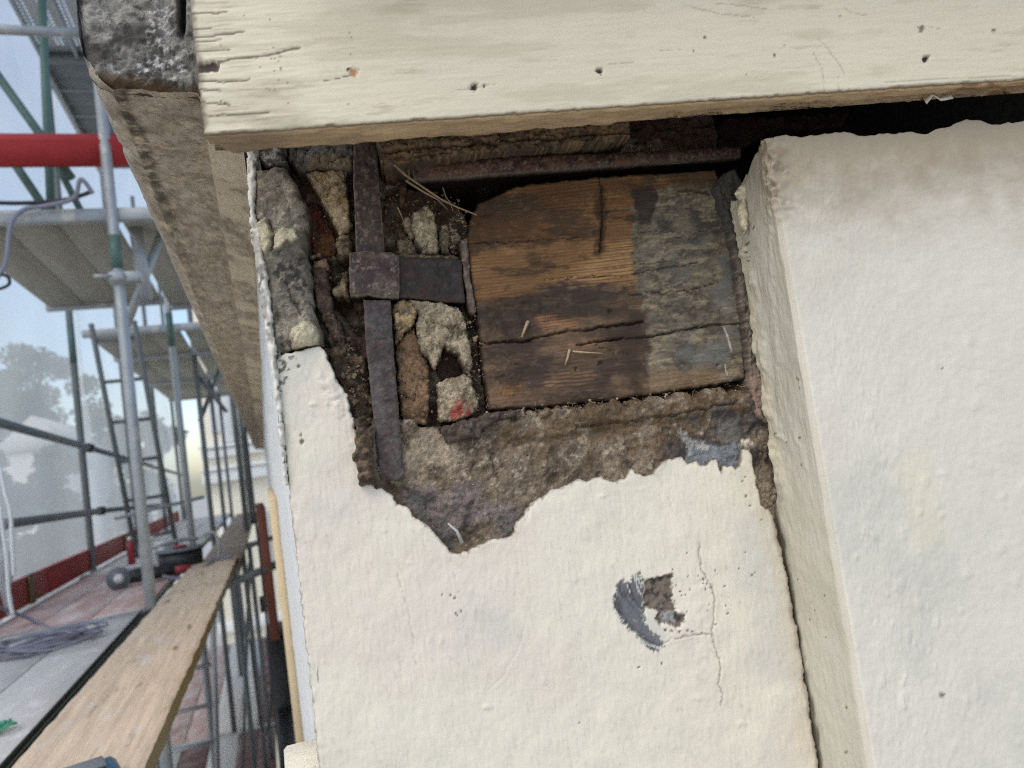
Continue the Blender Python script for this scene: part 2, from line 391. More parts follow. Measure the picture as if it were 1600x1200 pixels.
plaster_poly = [(430, 560), (450, 552), (470, 548), (488, 543), (500, 541), (505, 545), (510, 553), (513, 562), (520, 575), (523, 588), (531, 600), (541, 618), (546, 640), (553, 652), (553, 668), (560, 690),
    (563, 705), (569, 718), (572, 735), (574, 752), (585, 757), (598, 764), (612, 774), (622, 788), (640, 795), (650, 812), (668, 820), (680, 832), (688, 845), (698, 857), (706, 866), (720, 866),
    (733, 859), (750, 852), (768, 843), (785, 842), (800, 838), (804, 826), (808, 815), (818, 808), (823, 795), (835, 785), (850, 775), (862, 764), (880, 760), (888, 757), (896, 753), (908, 748),
    (918, 752), (930, 748), (941, 745), (951, 751), (965, 753), (976, 747), (983, 740), (988, 727), (993, 740), (1006, 744), (1020, 740), (1030, 728), (1036, 723), (1050, 717), (1066, 714), (1076, 724),
    (1088, 720), (1096, 727), (1104, 728), (1112, 720), (1119, 718), (1123, 730), (1127, 739), (1131, 728), (1136, 731), (1143, 728), (1150, 734), (1158, 724), (1160, 708), (1158, 702), (1170, 701), (1177, 714), (1178, 733),
    (1183, 745), (1181, 757), (1188, 775), (1190, 790), (1203, 796), (1209, 806), (1230, 900), (1248, 1000), (1266, 1110), (1280, 1200), (1298, 1320), (1326, 1500), (532, 1500), (512, 1320), (499, 1200), (488, 1100), (477, 1000), (466, 900), (455, 800), (445, 700), (436, 610)]
SWIPE = [(960, 935), (963, 915), (970, 906), (985, 910), (990, 897), (995, 891), (1003, 905), (1006, 925), (1006, 950), (1010, 972), (1022, 985), (1037, 1000), (1036, 1010), (1022, 1018), (1008, 1010), (1000, 995), (985, 985), (970, 968), (961, 952)]
SCRAPE = [(1007, 908), (1030, 902), (1050, 897), (1050, 915), (1047, 935), (1056, 945), (1060, 958), (1071, 962), (1068, 975), (1060, 984), (1045, 975), (1032, 978), (1024, 968), (1030, 957), (1018, 952), (1006, 950)]
CRK = [[(1093, 850), (1096, 890), (1112, 915), (1118, 945), (1112, 985), (1116, 1010), (1127, 1040), (1122, 1070), (1130, 1085), (1128, 1105)],
       [(1040, 1003), (1065, 996), (1108, 990)], [(826, 932), (832, 940), (822, 975), (812, 1010), (790, 1050), (765, 1080)],
       [(660, 826), (662, 845), (672, 868), (690, 890)], [(800, 838), (806, 855), (816, 820), (826, 800)], [(620, 900), (640, 960), (650, 1040)], [(1180, 905), (1172, 960), (1176, 1010)]]
LUMPS = [(512, 602, 16, 10), (520, 618, 14, 18), (500, 590, 8, 12), (530, 640, 12, 14), (527, 632, 8, 8), (545, 694, 5, 4), (490, 632, 7, 4), (470, 690, 5, 4), (803, 965, 5, 10), (940, 775, 8, 3), (880, 770, 5, 3), (1000, 765, 6, 3), (1055, 795, 5, 12),
         (1185, 1050, 4, 14), (1090, 1090, 12, 6), (760, 1105, 10, 5), (690, 1000, 6, 12), (740, 960, 5, 14), (640, 880, 7, 4), (1130, 1090, 8, 10), (1160, 1130, 10, 6), (600, 830, 6, 4), (900, 900, 4, 10), (850, 1060, 5, 16), (1010, 1110, 5, 14)]
for k in range(45):
    LUMPS.append((rng.uniform(480, 1230), rng.uniform(800, 1250), rng.uniform(2, 5), rng.uniform(3, 12)))
SPECK = [(1100, 905, 2.5), (1106, 912, 2), (1112, 918, 3), (1103, 921, 2), (1176, 899, 2.2), (1180, 895, 1.8), (1165, 863, 2), (710, 935, 2.5), (716, 925, 2), (704, 930, 1.8), (712, 958, 3), (720, 955, 2.5), (715, 962, 2), (1035, 1037, 2), (998, 1043, 2), (905, 1130, 2), (1190, 745, 2.4), (1165, 745, 2), (1160, 752, 2), (1166, 775, 2.2), (1172, 790, 2), (470, 680, 2.4),
         (471, 690, 5), (467, 572, 4), (660, 806, 3), (668, 818, 2.2), (1040, 985, 3), (1050, 986, 3), (1062, 987, 2.5), (1075, 985, 2.5), (1082, 987, 2), (1190, 812, 2), (690, 930, 1.5)]
for k in range(60):
    SPECK.append((rng.normal(1075, 40), rng.normal(930, 30), rng.uniform(.8, 1.8)))
def plaster_h(S, T, px, py, d):
    h = .0011*fbm(S, T, 14, 3, 2)+.00035*fbm(S, T, 60, 4, 9)+.00022*fbm(S*1., T*.25, 420, 3, 12)
    for k, c in enumerate(CRK):
        f = 1. if k < 2 else .35
        h = h-f*.0011*line(px, py, c, 2., 2.5)+f*.0004*line(px-3, py, c, 7, 3.)*(.5+.5*fbm(px, py, .05, 3, k))
    for x, y, a, b in LUMPS:
        r = np.hypot((px-x)/a, (py-y)/b)+.35*fbm(px, py, .12, 3, int(x))
        h = h+(.0012 if 480 < x < 560 and y < 660 else .00065)*min(1.6, a/7)*(1-sst(.1, 1.2, r))
    h = h+.0012*np.exp(-d/.004)*fbm(S, T, 70, 3, 33)
    h = h-.0024*mask(px, py, SCRAPE, 2, 3, .1)+.0012*mask(px, py, SCRAPE, 2, 3, .1)*fbm(S, T, 250, 4, 3)
    h = h+.0005*mask(px, py, SWIPE, 3, 5, .1)*fbm(px+py*.35, (py-px*.2)*.14, .35, 3, 8)
    h = h-.001*dots(px, py, SPECK)
    h = h+.0012*sst(1060, 1120, px)*sst(1125, 1085, px)*sst(880, 920, py)*sst(1130, 1000, py)*fbm(S, T, 120, 4, 77)
    return h
def plaster_c(S, T, px, py, d, H):
    c = base(S, CREAM)*(1+.03*fbm(S, T, 9, 3, 4)+.02*fbm(S, T, 90, 3, 6))[..., None]
    c = mixc(c, L(226, 214, 200)*.9, .6*sst(.0, .7, fbm(S, T, 8, 5, 15)))
    c = mixc(c, L(206, 206, 196)*.88, .65*sst(.0, .7, fbm(S, T, 7, 5, 25)))
    c = mixc(c, L(150, 142, 128), .9*(1-sst(.0004, .0014, d+.0009*fbm(S, T, 200, 4, 41))))
    c = mixc(c, L(98, 94, 86), mask(px, py, [(428, 556), (455, 552), (452, 580), (446, 596), (436, 602)], 3, 9, .1)*sst(-.35, .1, fbm(S, T, 300, 4, 3)))
    c = mixc(c, L(176, 166, 148), .3*sst(.6, .95, fbm(S, T*.6, 240, 5, 35)))
    c = mixc(c, L(150, 140, 122), .55*line(px, py, CRK[5], 1.3, 3)*sst(0, .4, fbm(px, py, .05, 3, 61)))
    sw = mask(px, py, SWIPE, 2.5, 5, .2, 5)
    rr_ = np.hypot(px-1075, py-880); aa_ = np.arctan2(py-880, px-1075)
    stroke = fbm(rr_, aa_*14, .16, 4, 8, .7)
    c = mixc(c, L(104, 105, 107), sw)
    c = mixc(c, L(58, 59, 62), .85*sw*sst(-.2, .6, stroke))
    c = mixc(c, L(190, 188, 182), sw*sst(.42, .75, fbm(rr_, aa_*10, .22, 3, 18)))
    c = mixc(c, L(208, 203, 190), mask(px, py, [(1008, 955), (1022, 950), (1030, 972), (1045, 990), (1035, 1000), (1015, 985)], 2, 4, .1))
    sc = mask(px, py, SCRAPE, 1.5, 4, .12)
    c = mixc(c, L(112, 100, 88), sc); c = mixc(c, L(60, 55, 50), sc*sst(.15, .6, fbm(S, T, 200, 4, 71))); c = mixc(c, L(150, 148, 142), sc*mask(px, py, [(1035, 955), (1055, 955), (1055, 975), (1035, 972)], 3, 4, .1))
    c = mixc(c, L(70, 62, 52), .85*dots(px, py, SPECK))
    for k in CRK[:2]: c = mixc(c, L(120, 108, 92), .55*line(px, py, k, 1.6, 2.))
    # grime rubbed along the open joint on the right
    jd = seg_dist(px, py, [(1190, 700), (1208, 800), (1230, 900), (1248, 1000), (1266, 1110), (1280, 1200), (1320, 1460)], False)
    c = mixc(c, L(96, 84, 68), .75*(1-sst(1, 9, jd+4*fbm(px, py*.3, .09, 4, 52))))
    c = mixc(c, L(205, 192, 168), .45*(1-sst(8, 40, jd+14*fbm(px, py, .03, 3, 53))))
    return np.clip(c, .01, .85)
relief('plaster_coat', plaster_poly, -.014, 0., m_plaster, house, .00115, .0009, .0006, plaster_h, plaster_c, .0011, L(120, 108, 92))

# side face of the corner, along the scaffold
def side_face():
    ys = np.concatenate([np.arange(0, .30, .002), np.geomspace(.302, 9, 60)]); ts = np.concatenate([np.arange(-.42, .291, .0022)])
    Y, T = np.meshgrid(ys, ts)
    s = -math.sin(A)*Y; w = -math.cos(A)*Y
    bmp = .0012*fbm(Y, T, 20, 4, 3)+.0007*fbm(Y*3, T*.5, 140, 4, 8)
    rn = (1-np.clip(Y/.004, 0, 1))**2*.0035
    off = bmp-rn
    s = s-off*math.cos(A); w = w+off*math.sin(A)
    jag = (.0012*fbm(T, T*0, 130, 4, 5))
    s = s+np.where(Y < .003, jag, 0)-.0012
    V = np.stack([s, w, T], -1).reshape(-1, 3); i = np.arange(Y.size).reshape(Y.shape)
    q = np.stack([i[:-1, :-1], i[1:, :-1], i[1:, 1:], i[:-1, 1:]], -1).reshape(-1, 4)
    c = base(Y, L(226, 226, 222)*.9)
    c = mixc(c, L(130, 128, 122), .8*(1-sst(.001, .005, Y+.003*fbm(Y, T, 90, 4, 12))))
    c = mixc(c, L(150, 148, 140), .6*sst(.3, .6, fbm(Y*2, T*.35, 60, 4, 22))*sst(-.02, .1, T))
    wall_mesh('side_plaster', V, q, m_plaster, house, c.reshape(-1, 3))
    m = Mesh(); m.box((.0, 0, -7), (.02, 9, -.42)); 
    # lower part of the same side wall, and the back of the wall
    V = [(.0199, .62, CZ-7), (.0199, 9.6, CZ-7), (.0199, 9.6, CZ-.42), (.0199, .62, CZ-.42)]
    o = link('side_plaster', new_mesh('side_plaster', np.array([( -math.sin(A)*y-.0012, math.cos(A)*y, z) for y, z in ((0, -7), (9, -7), (9, -.42), (0, -.42))]), np.array([[0, 3, 2, 1]]), np.ones((4, 3))*L(226, 226, 222)*.9), m_plaster, house)
    # wall below the photographed part and further along the front
    V = np.array([(0, .001, -7), (1.6, .001, -7), (1.6, .001, -.55), (0, .001, -.55)])
    o = link('plaster_coat', new_mesh('plaster_coat', V, np.array([[0, 1, 2, 3]]), np.ones((4, 3))*CREAM), m_plaster, house)
side_face()

# ragged plaster lip on the corner itself
def lip_h(S, T, px, py, d): return .0022*fbm(S, T, 60, 4, 4)+.0012*fbm(S, T*.4, 260, 4, 5)
def lip_c(S, T, px, py, d, H):
    c = base(S, L(226, 222, 210)*.86)
    c = mixc(c, L(140, 132, 118), .7*sst(.15, .55, fbm(S, T*.5, 130, 4, 6)))
    c = mixc(c, L(70, 66, 58), .8*sst(.38, .62, fbm(S, T*.5, 240, 4, 16)))
    return c
relief('plaster_lip', [(384, 228), (402, 226), (398, 258), (399, 300), (398, 330), (404, 352), (410, 398), (418, 440), (424, 500), (432, 560), (436, 610), (445, 700), (450, 760), (444, 760), (434, 660), (427, 600), (417, 540), (408, 470), (398, 405), (390, 360), (388, 300)],
       -.03, .0065, m_plaster, house, .0011, .004, .002, lip_h, lip_c, .0012, L(150, 140, 125))

# exposed corner stone, flaking, grey with lichen
def cs_h(S, T, px, py, d):
    h = .003*fbm(S, T, 55, 5, 21)+.0012*np.abs(fbm(S, T, 240, 4, 22))
    h = h+.0055*mask(px, py, [(403, 350), (415, 345), (427, 368), (426, 385), (417, 397), (408, 388)], 3, 3, .08)
    h = h+.0045*mask(px, py, [(426, 372), (440, 358), (462, 358), (465, 372), (456, 380), (449, 378), (440, 390), (422, 396), (430, 385)], 1.5, 3, .08)
    h = h-.004*line(px, py, [(445, 440), (455, 465), (470, 490)], 3, 2)-.005*line(px, py, [(420, 345), (428, 370), (424, 392)], 2.5, 1)
    h = h+.0035*mask(px, py, [(448, 520), (470, 495), (484, 500), (498, 520), (500, 538), (470, 545), (455, 535)], 2, 3, .08)
    h = h-.01*sst(452, 486, px-(py-260)*.09)
    return h
def cs_c(S, T, px, py, d, H):
    c = base(S, L(116, 109, 97))
    c = mixc(c, L(104, 99, 90), sst(-.2, .5, fbm(S, T, 50, 4, 61)))
    c = mixc(c, L(168, 161, 145), sst(.0, .6, fbm(S, T, 80, 6, 62, .75))*.7)
    dk = mask(px, py, [(432, 415), (470, 405), (480, 450), (470, 470), (445, 455), (425, 440)], 8, 14, .07)
    c = mixc(c, L(48, 47, 46), np.maximum(dk*.85, .6*sst(.2, .5, fbm(S, T, 130, 4, 63)))*sst(-.3, .25, fbm(S, T, 330, 3, 64)))
    c = mixc(c, L(205, 194, 166)*.72, mask(px, py, [(403, 350), (415, 345), (427, 368), (426, 385), (417, 397), (408, 388)], 3, 4, .08)*.85)
    c = mixc(c, L(208, 197, 168)*.72, mask(px, py, [(426, 372), (440, 358), (462, 358), (465, 372), (456, 380), (449, 378), (440, 390), (422, 396), (430, 385)], 1.5, 3, .08))
    c = mixc(c, L(212, 200, 170)*.72, mask(px, py, [(444, 545), (460, 512), (484, 500), (498, 520), (500, 538), (470, 545)], 2, 4, .08))
    c = mixc(c, L(66, 62, 56), mask(px, py, [(424, 540), (450, 525), (462, 530), (455, 545), (430, 555)], 3, 6, .08)*sst(-.3, .1, fbm(S, T, 300, 4, 3)))
    return c
relief('corner_stone', [(396, 262), (412, 264), (430, 256), (446, 260), (458, 278), (470, 305), (478, 335), (476, 380), (484, 430), (488, 480), (500, 515), (502, 536), (470, 542), (430, 552), (424, 500), (415, 440), (405, 400), (399, 352), (394, 330), (396, 300)],
       -.055, .003, m_stone, house, .0011, .007, .006, cs_h, cs_c, .001, L(92, 86, 76))
rock('stone', [(400, 222), (446, 222), (443, 240), (452, 258), (425, 261), (402, 250)], -.05, -.004, house, L(92, 90, 86), m_stone, 31, col2=L(60, 58, 56),
     cx=lambda c, S, T, px, py, d: mixc(c, L(190, 184, 172), mask(px, py, [(405, 240), (430, 232), (435, 250), (410, 258)], 2, 8, .1)))
rock('stone', [(442, 214), (552, 212), (555, 240), (553, 262), (535, 263), (500, 258), (475, 264), (462, 263), (448, 245)], -.06, -.012, house, L(116, 112, 104), m_stone, 32, bevel=.009, rough=.0026, col2=L(84, 82, 80),
     cx=lambda c, S, T, px, py, d: mixc(c, L(140, 120, 92), .7*mask(px, py, [(480, 246), (520, 240), (552, 250), (550, 264), (480, 264)], 4, 6, .06)))
rock('stone', [(476, 268), (500, 264), (540, 265), (542, 290), (546, 330), (549, 350), (544, 362), (529, 366), (516, 338), (500, 312), (488, 290)], -.05, -.017, house, L(162, 145, 118), m_mortar, 33, bevel=.005, rough=.002, col2=L(140, 116, 80))
rock('stone', [(522, 370), (546, 363), (550, 378), (549, 396), (534, 408), (527, 395)], -.05, -.02, house, L(150, 130, 106), m_mortar, 34)
rock('stone', [(536, 424), (543, 421), (545, 464), (521, 463), (519, 450), (530, 440)], -.05, -.02, house, L(150, 132, 104), m_mortar, 35)
rock('stone', [(463, 300), (478, 312), (488, 345), (478, 360), (474, 330)], -.05, -.022, house, L(122, 112, 96), m_stone, 36)
rock('brick', [(480, 318), (497, 318), (512, 345), (528, 376), (524, 400), (492, 402), (480, 365)], -.07, -.034, house, L(92, 52, 44), m_mortar, 37, bevel=.004, rough=.0012, col2=L(64, 42, 40),
     cx=lambda c, S, T, px, py, d: mixc(c, L(128, 92, 62), .7*mask(px, py, [(500, 365), (522, 372), (520, 398), (500, 396)], 3, 4, .08)))
rock('brick', [(485, 410), (506, 402), (512, 420), (516, 455), (520, 488), (532, 515), (534, 535), (520, 532), (505, 505), (492, 470)], -.06, -.016, house, L(104, 86, 74), m_mortar, 38, bevel=.006, rough=.0024, col2=L(74, 60, 52))
rock('stone', [(484, 398), (500, 396), (499, 401), (485, 404)], -.05, -.018, house, L(160, 132, 112), m_mortar, 39, bevel=.002)
rock('stone', [(488, 406), (510, 401), (512, 416), (500, 419), (490, 415)], -.05, -.013, house, L(150, 124, 100), m_mortar, 40, bevel=.004)
rock('brick', [(520, 500), (533, 500), (540, 540), (552, 600), (560, 640), (548, 622), (536, 590), (520, 555), (510, 530)], -.06, -.018, house, L(100, 86, 76), m_mortar, 41, bevel=.006, rough=.003, col2=L(72, 58, 56))
# rubble between the iron and the timber
T1, T2 = L(160, 145, 121)*1.05, L(112, 99, 82)
rock('rubble', [(641, 334), (655, 322), (668, 318), (677, 330), (683, 352), (686, 372), (685, 396), (662, 397), (650, 380), (645, 355)], -.06, -.012, house, T1, m_mortar, 51, bevel=.008, rough=.003, col2=T2)
rock('rubble', [(629, 340), (639, 336), (644, 348), (643, 362), (633, 360)], -.06, -.02, house, T1*.85, m_mortar, 52, bevel=.005, col2=T2)
rock('rubble', [(618, 372), (636, 366), (650, 385), (656, 398), (622, 398)], -.06, -.022, house, T1*.7, m_mortar, 53, bevel=.006, col2=T2*.8)
rock('rubble', [(687, 352), (697, 346), (704, 360), (702, 396), (688, 396)], -.06, -.016, house, T1*.75, m_mortar, 54, bevel=.005, col2=T2*.8)
rock('rubble', [(700, 346), (714, 342), (718, 360), (719, 395), (705, 396), (706, 365)], -.06, -.018, house, T1*.7, m_mortar, 55, bevel=.005, rough=.004, fq=260, col2=T2*.7)
rock('rubble', [(638, 362), (645, 358), (648, 370), (641, 372)], -.05, -.02, house, T1*.9, m_mortar, 56, bevel=.003, col2=T2)
rock('rubble', [(593, 238), (622, 232), (634, 246), (632, 258), (612, 270), (596, 268)], -.06, -.01, house, L(122, 100, 70), m_mortar, 57, bevel=.006, rough=.003)
rock('rubble', [(598, 262), (616, 262), (618, 272), (602, 275)], -.05, -.012, house, L(132, 106, 74), m_mortar, 58, bevel=.004)
rock('rubble', [(622, 288), (636, 284), (634, 325), (622, 322)], -.06, -.026, house, L(104, 82, 62), m_mortar, 59, bevel=.004)
rock('rubble', [(590, 395), (640, 396), (700, 398), (720, 399), (720, 407), (670, 405), (622, 402)], -.05, -.014, house, L(120, 108, 88), m_mortar, 60, bevel=.003, rough=.0018)
rock('mortar_flake', [(613, 474), (632, 466), (650, 470), (656, 482), (648, 498), (643, 514), (632, 520), (619, 536), (616, 500)], -.05, -.012, house, L(170, 144, 106)*1.1, m_mortar, 61, bevel=.003, rough=.0014, col2=T2*1.1)
rock('mortar_flake', [(638, 468), (690, 471), (715, 480), (727, 500), (735, 540), (739, 560), (736, 590), (728, 574), (720, 566), (714, 552), (702, 548), (696, 534), (690, 548), (684, 566), (680, 580), (672, 562), (660, 552), (652, 536), (654, 522), (650, 508), (656, 490)], -.05, -.009, house, T1, m_mortar, 62, bevel=.004, rough=.0022, col2=T2*1.2,
     hx=lambda S, T, px, py, d: -.003*line(px, py, [(668, 498), (690, 505), (706, 515)], 2.5, 2)-.003*line(px, py, [(712, 505), (704, 535)], 2, 2))
rock('mortar_flake', [(683, 600), (696, 592), (712, 590), (726, 584), (738, 592), (746, 618), (747, 642), (735, 652), (705, 658), (690, 660), (684, 640)], -.05, -.008, house, T1*.9, m_mortar, 63, bevel=.004, rough=.002, col2=T2*1.2,
     cx=lambda c, S, T, px, py, d: mixc(c, L(150, 62, 54), .85*mask(px, py, [(700, 648), (714, 626), (728, 630), (732, 650), (705, 658)], 4, 8, .12)))
rock('brick', [(618, 538), (634, 522), (648, 512), (660, 548), (671, 572), (671, 640), (668, 662), (634, 664), (625, 640)], -.05, -.018, house, L(128, 102, 78), m_mortar, 64, bevel=.004, rough=.0012, col2=L(104, 84, 66))
rock('brick', [(680, 575), (697, 540), (722, 570), (722, 588), (690, 596)], -.06, -.032, house, L(66, 50, 44), m_mortar, 65, bevel=.003, rough=.001)
rock('stone', [(690, 668), (706, 662), (740, 654), (762, 645), (800, 640), (812, 645), (770, 662), (756, 672), (750, 684), (720, 688), (698, 692)], -.05, .001, house, L(94, 84, 78), m_stone, 66, bevel=.005, rough=.002, col2=L(70, 62, 58))

# the broken-open masonry behind everything
def masonry():
    res = .0014
    S, T = np.meshgrid(np.arange(-.004, .425, res), np.arange(-.13, .33, res))
    px, py = wpx(S, T, -.012)
    low = mask(px, py, [(560, 660), (640, 655), (690, 668), (760, 645), (850, 640), (1000, 620), (1180, 600), (1240, 700), (1240, 900), (600, 950), (540, 760)], 7, 10, .05)
    h = np.full(S.shape, -.036)
    h += .027*low
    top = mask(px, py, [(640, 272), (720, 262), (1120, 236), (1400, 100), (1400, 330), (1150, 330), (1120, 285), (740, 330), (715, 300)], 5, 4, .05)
    h -= .09*top
    cav = mask(px, py, [(505, 395), (545, 395), (548, 470), (600, 470), (560, 520), (520, 470)], 6, 4, .05)
    h -= .02*cav
    dk = mask(px, py, [(500, 540), (540, 530), (575, 560), (590, 760), (565, 752), (545, 650)], 5, 7, .06)
    h = h+dk*(.016)
    h += low*(.0036*fbm(S, T, 38, 5, 81)+.0016*np.abs(fbm(S, T, 150, 4, 82))+.0011*fbm(S, T, 380, 3, 84))+(1-low)*(.005*fbm(S, T, 90, 5, 83))
    d1, d2, idn = worley(S, T, 210, 4); h += dk*.0045*(1-d1)*idn
    h -= low*.004*line(px, py, [(768, 708), (772, 735), (776, 750)], 5, 3)+low*.004*line(px, py, [(738, 785), (728, 820)], 6, 4)
    h += low*.0035*mask(px, py, [(742, 705), (760, 700), (768, 722), (752, 733), (740, 722)], 5, 4, .08)
    h -= low*.0045*mask(px, py, [(575, 750), (640, 755), (700, 800), (760, 845), (700, 866), (640, 800)], 8, 8, .05)
    # ledge below the timber steps out
    h += .004*mask(px, py, [(745, 660), (900, 640), (1180, 606), (1185, 640), (1000, 660), (800, 690)], 6, 6, .05)
    h -= .004*line(px, py, [(900, 668), (960, 662), (1060, 648), (1150, 628)], 3, 3)*low
    c = base(S, L(112, 99, 84))
    c = mixc(c, L(142, 128, 110), sst(-.3, .6, fbm(S, T, 26, 6, 91, .7)))
    c = mixc(c, L(80, 69, 58), .9*sst(-.1, .6, fbm(S, T, 60, 6, 92, .75)))
    c = mixc(c, L(172, 158, 138), .7*sst(.25, .7, fbm(S, T, 180, 5, 93, .75)))
    c = mixc(c, L(116, 104, 102), .75*mask(px, py, [(650, 770), (740, 760), (790, 790), (760, 830), (700, 820)], 12, 22, .03))
    c = mixc(c, L(86, 84, 82), .8*mask(px, py, [(640, 775), (665, 770), (700, 830), (720, 860), (700, 862), (660, 815)], 7, 12, .05))
    c = mixc(c, L(90, 88, 84), .8*mask(px, py, [(780, 800), (820, 790), (812, 830), (780, 842)], 7, 12, .05))
    c = mixc(c, L(92, 74, 54), .8*mask(px, py, [(760, 640), (1180, 600), (1190, 660), (1000, 720), (880, 740), (820, 700)], 18, 30, .02)*sst(-.5, .3, fbm(S, T, 60, 4, 95)))
    c = mixc(c, L(70, 66, 66), .9*mask(px, py, [(1060, 660), (1185, 620), (1190, 740), (1150, 710), (1060, 720), (1030, 730)], 12, 18, .03)*sst(-.5, .3, fbm(S, T, 70, 4, 96)))
    c = mixc(c, L(128, 132, 135)*.8, mask(px, py, [(1068, 708), (1082, 698), (1098, 704), (1108, 694), (1120, 700), (1150, 692), (1164, 700), (1163, 745), (1070, 735)], 1.5, 5, .1))
    c = mixc(c, L(112, 110, 106)*.8, .8*mask(px, py, [(1122, 660), (1150, 655), (1156, 680), (1140, 694), (1118, 686)], 4, 5, .08))
    c = mixc(c, L(160, 158, 152), mask(px, py, [(1058, 676), (1075, 684), (1100, 690), (1098, 700), (1070, 700), (1060, 690)], 2, 12, .12)*.7)
    c = mixc(c, L(205, 196, 176), mask(px, py, [(1153, 690), (1170, 686), (1174, 696), (1160, 700)], 2, 4, .1))
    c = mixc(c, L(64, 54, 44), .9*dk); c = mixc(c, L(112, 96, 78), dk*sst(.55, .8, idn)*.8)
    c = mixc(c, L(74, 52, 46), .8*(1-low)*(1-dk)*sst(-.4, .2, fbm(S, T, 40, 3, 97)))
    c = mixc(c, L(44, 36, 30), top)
    V = np.stack([S, h, T], -1).reshape(-1, 3); i = np.arange(S.size).reshape(S.shape)
    q = np.stack([i[:-1, :-1], i[:-1, 1:], i[1:, 1:], i[1:, :-1]], -1).reshape(-1, 4)
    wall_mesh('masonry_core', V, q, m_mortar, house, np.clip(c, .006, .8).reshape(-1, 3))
masonry()
# hollow behind: back, roof boards above, far ends
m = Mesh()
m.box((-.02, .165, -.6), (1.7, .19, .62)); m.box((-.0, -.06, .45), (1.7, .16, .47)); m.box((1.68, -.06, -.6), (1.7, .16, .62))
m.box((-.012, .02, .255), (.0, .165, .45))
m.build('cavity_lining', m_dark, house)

# wood lath and stone rim over the opening
rock('lath', [(588, 214), (760, 200), (985, 186), (988, 210), (940, 222), (880, 226), (760, 236), (690, 246), (600, 262), (592, 240)], -.07, .004, house, L(132, 108, 80), m_timber, 71, bevel=.006, rough=.002, fq=70, col2=L(92, 74, 56),
     hx=lambda S, T, px, py, d: -.004*line(px, py, [(600, 236), (660, 228), (760, 222), (900, 210), (980, 204)], 3.5, 3)+.0012*fbm(S*.12, T, 330, 3, 5))
rock('lath', [(985, 190), (1180, 180), (1330, 172), (1320, 196), (1210, 200), (1170, 226), (1120, 240), (990, 236)], -.12, -.045, house, L(60, 42, 36), m_timber, 72, bevel=.008, rough=.003, fq=70)

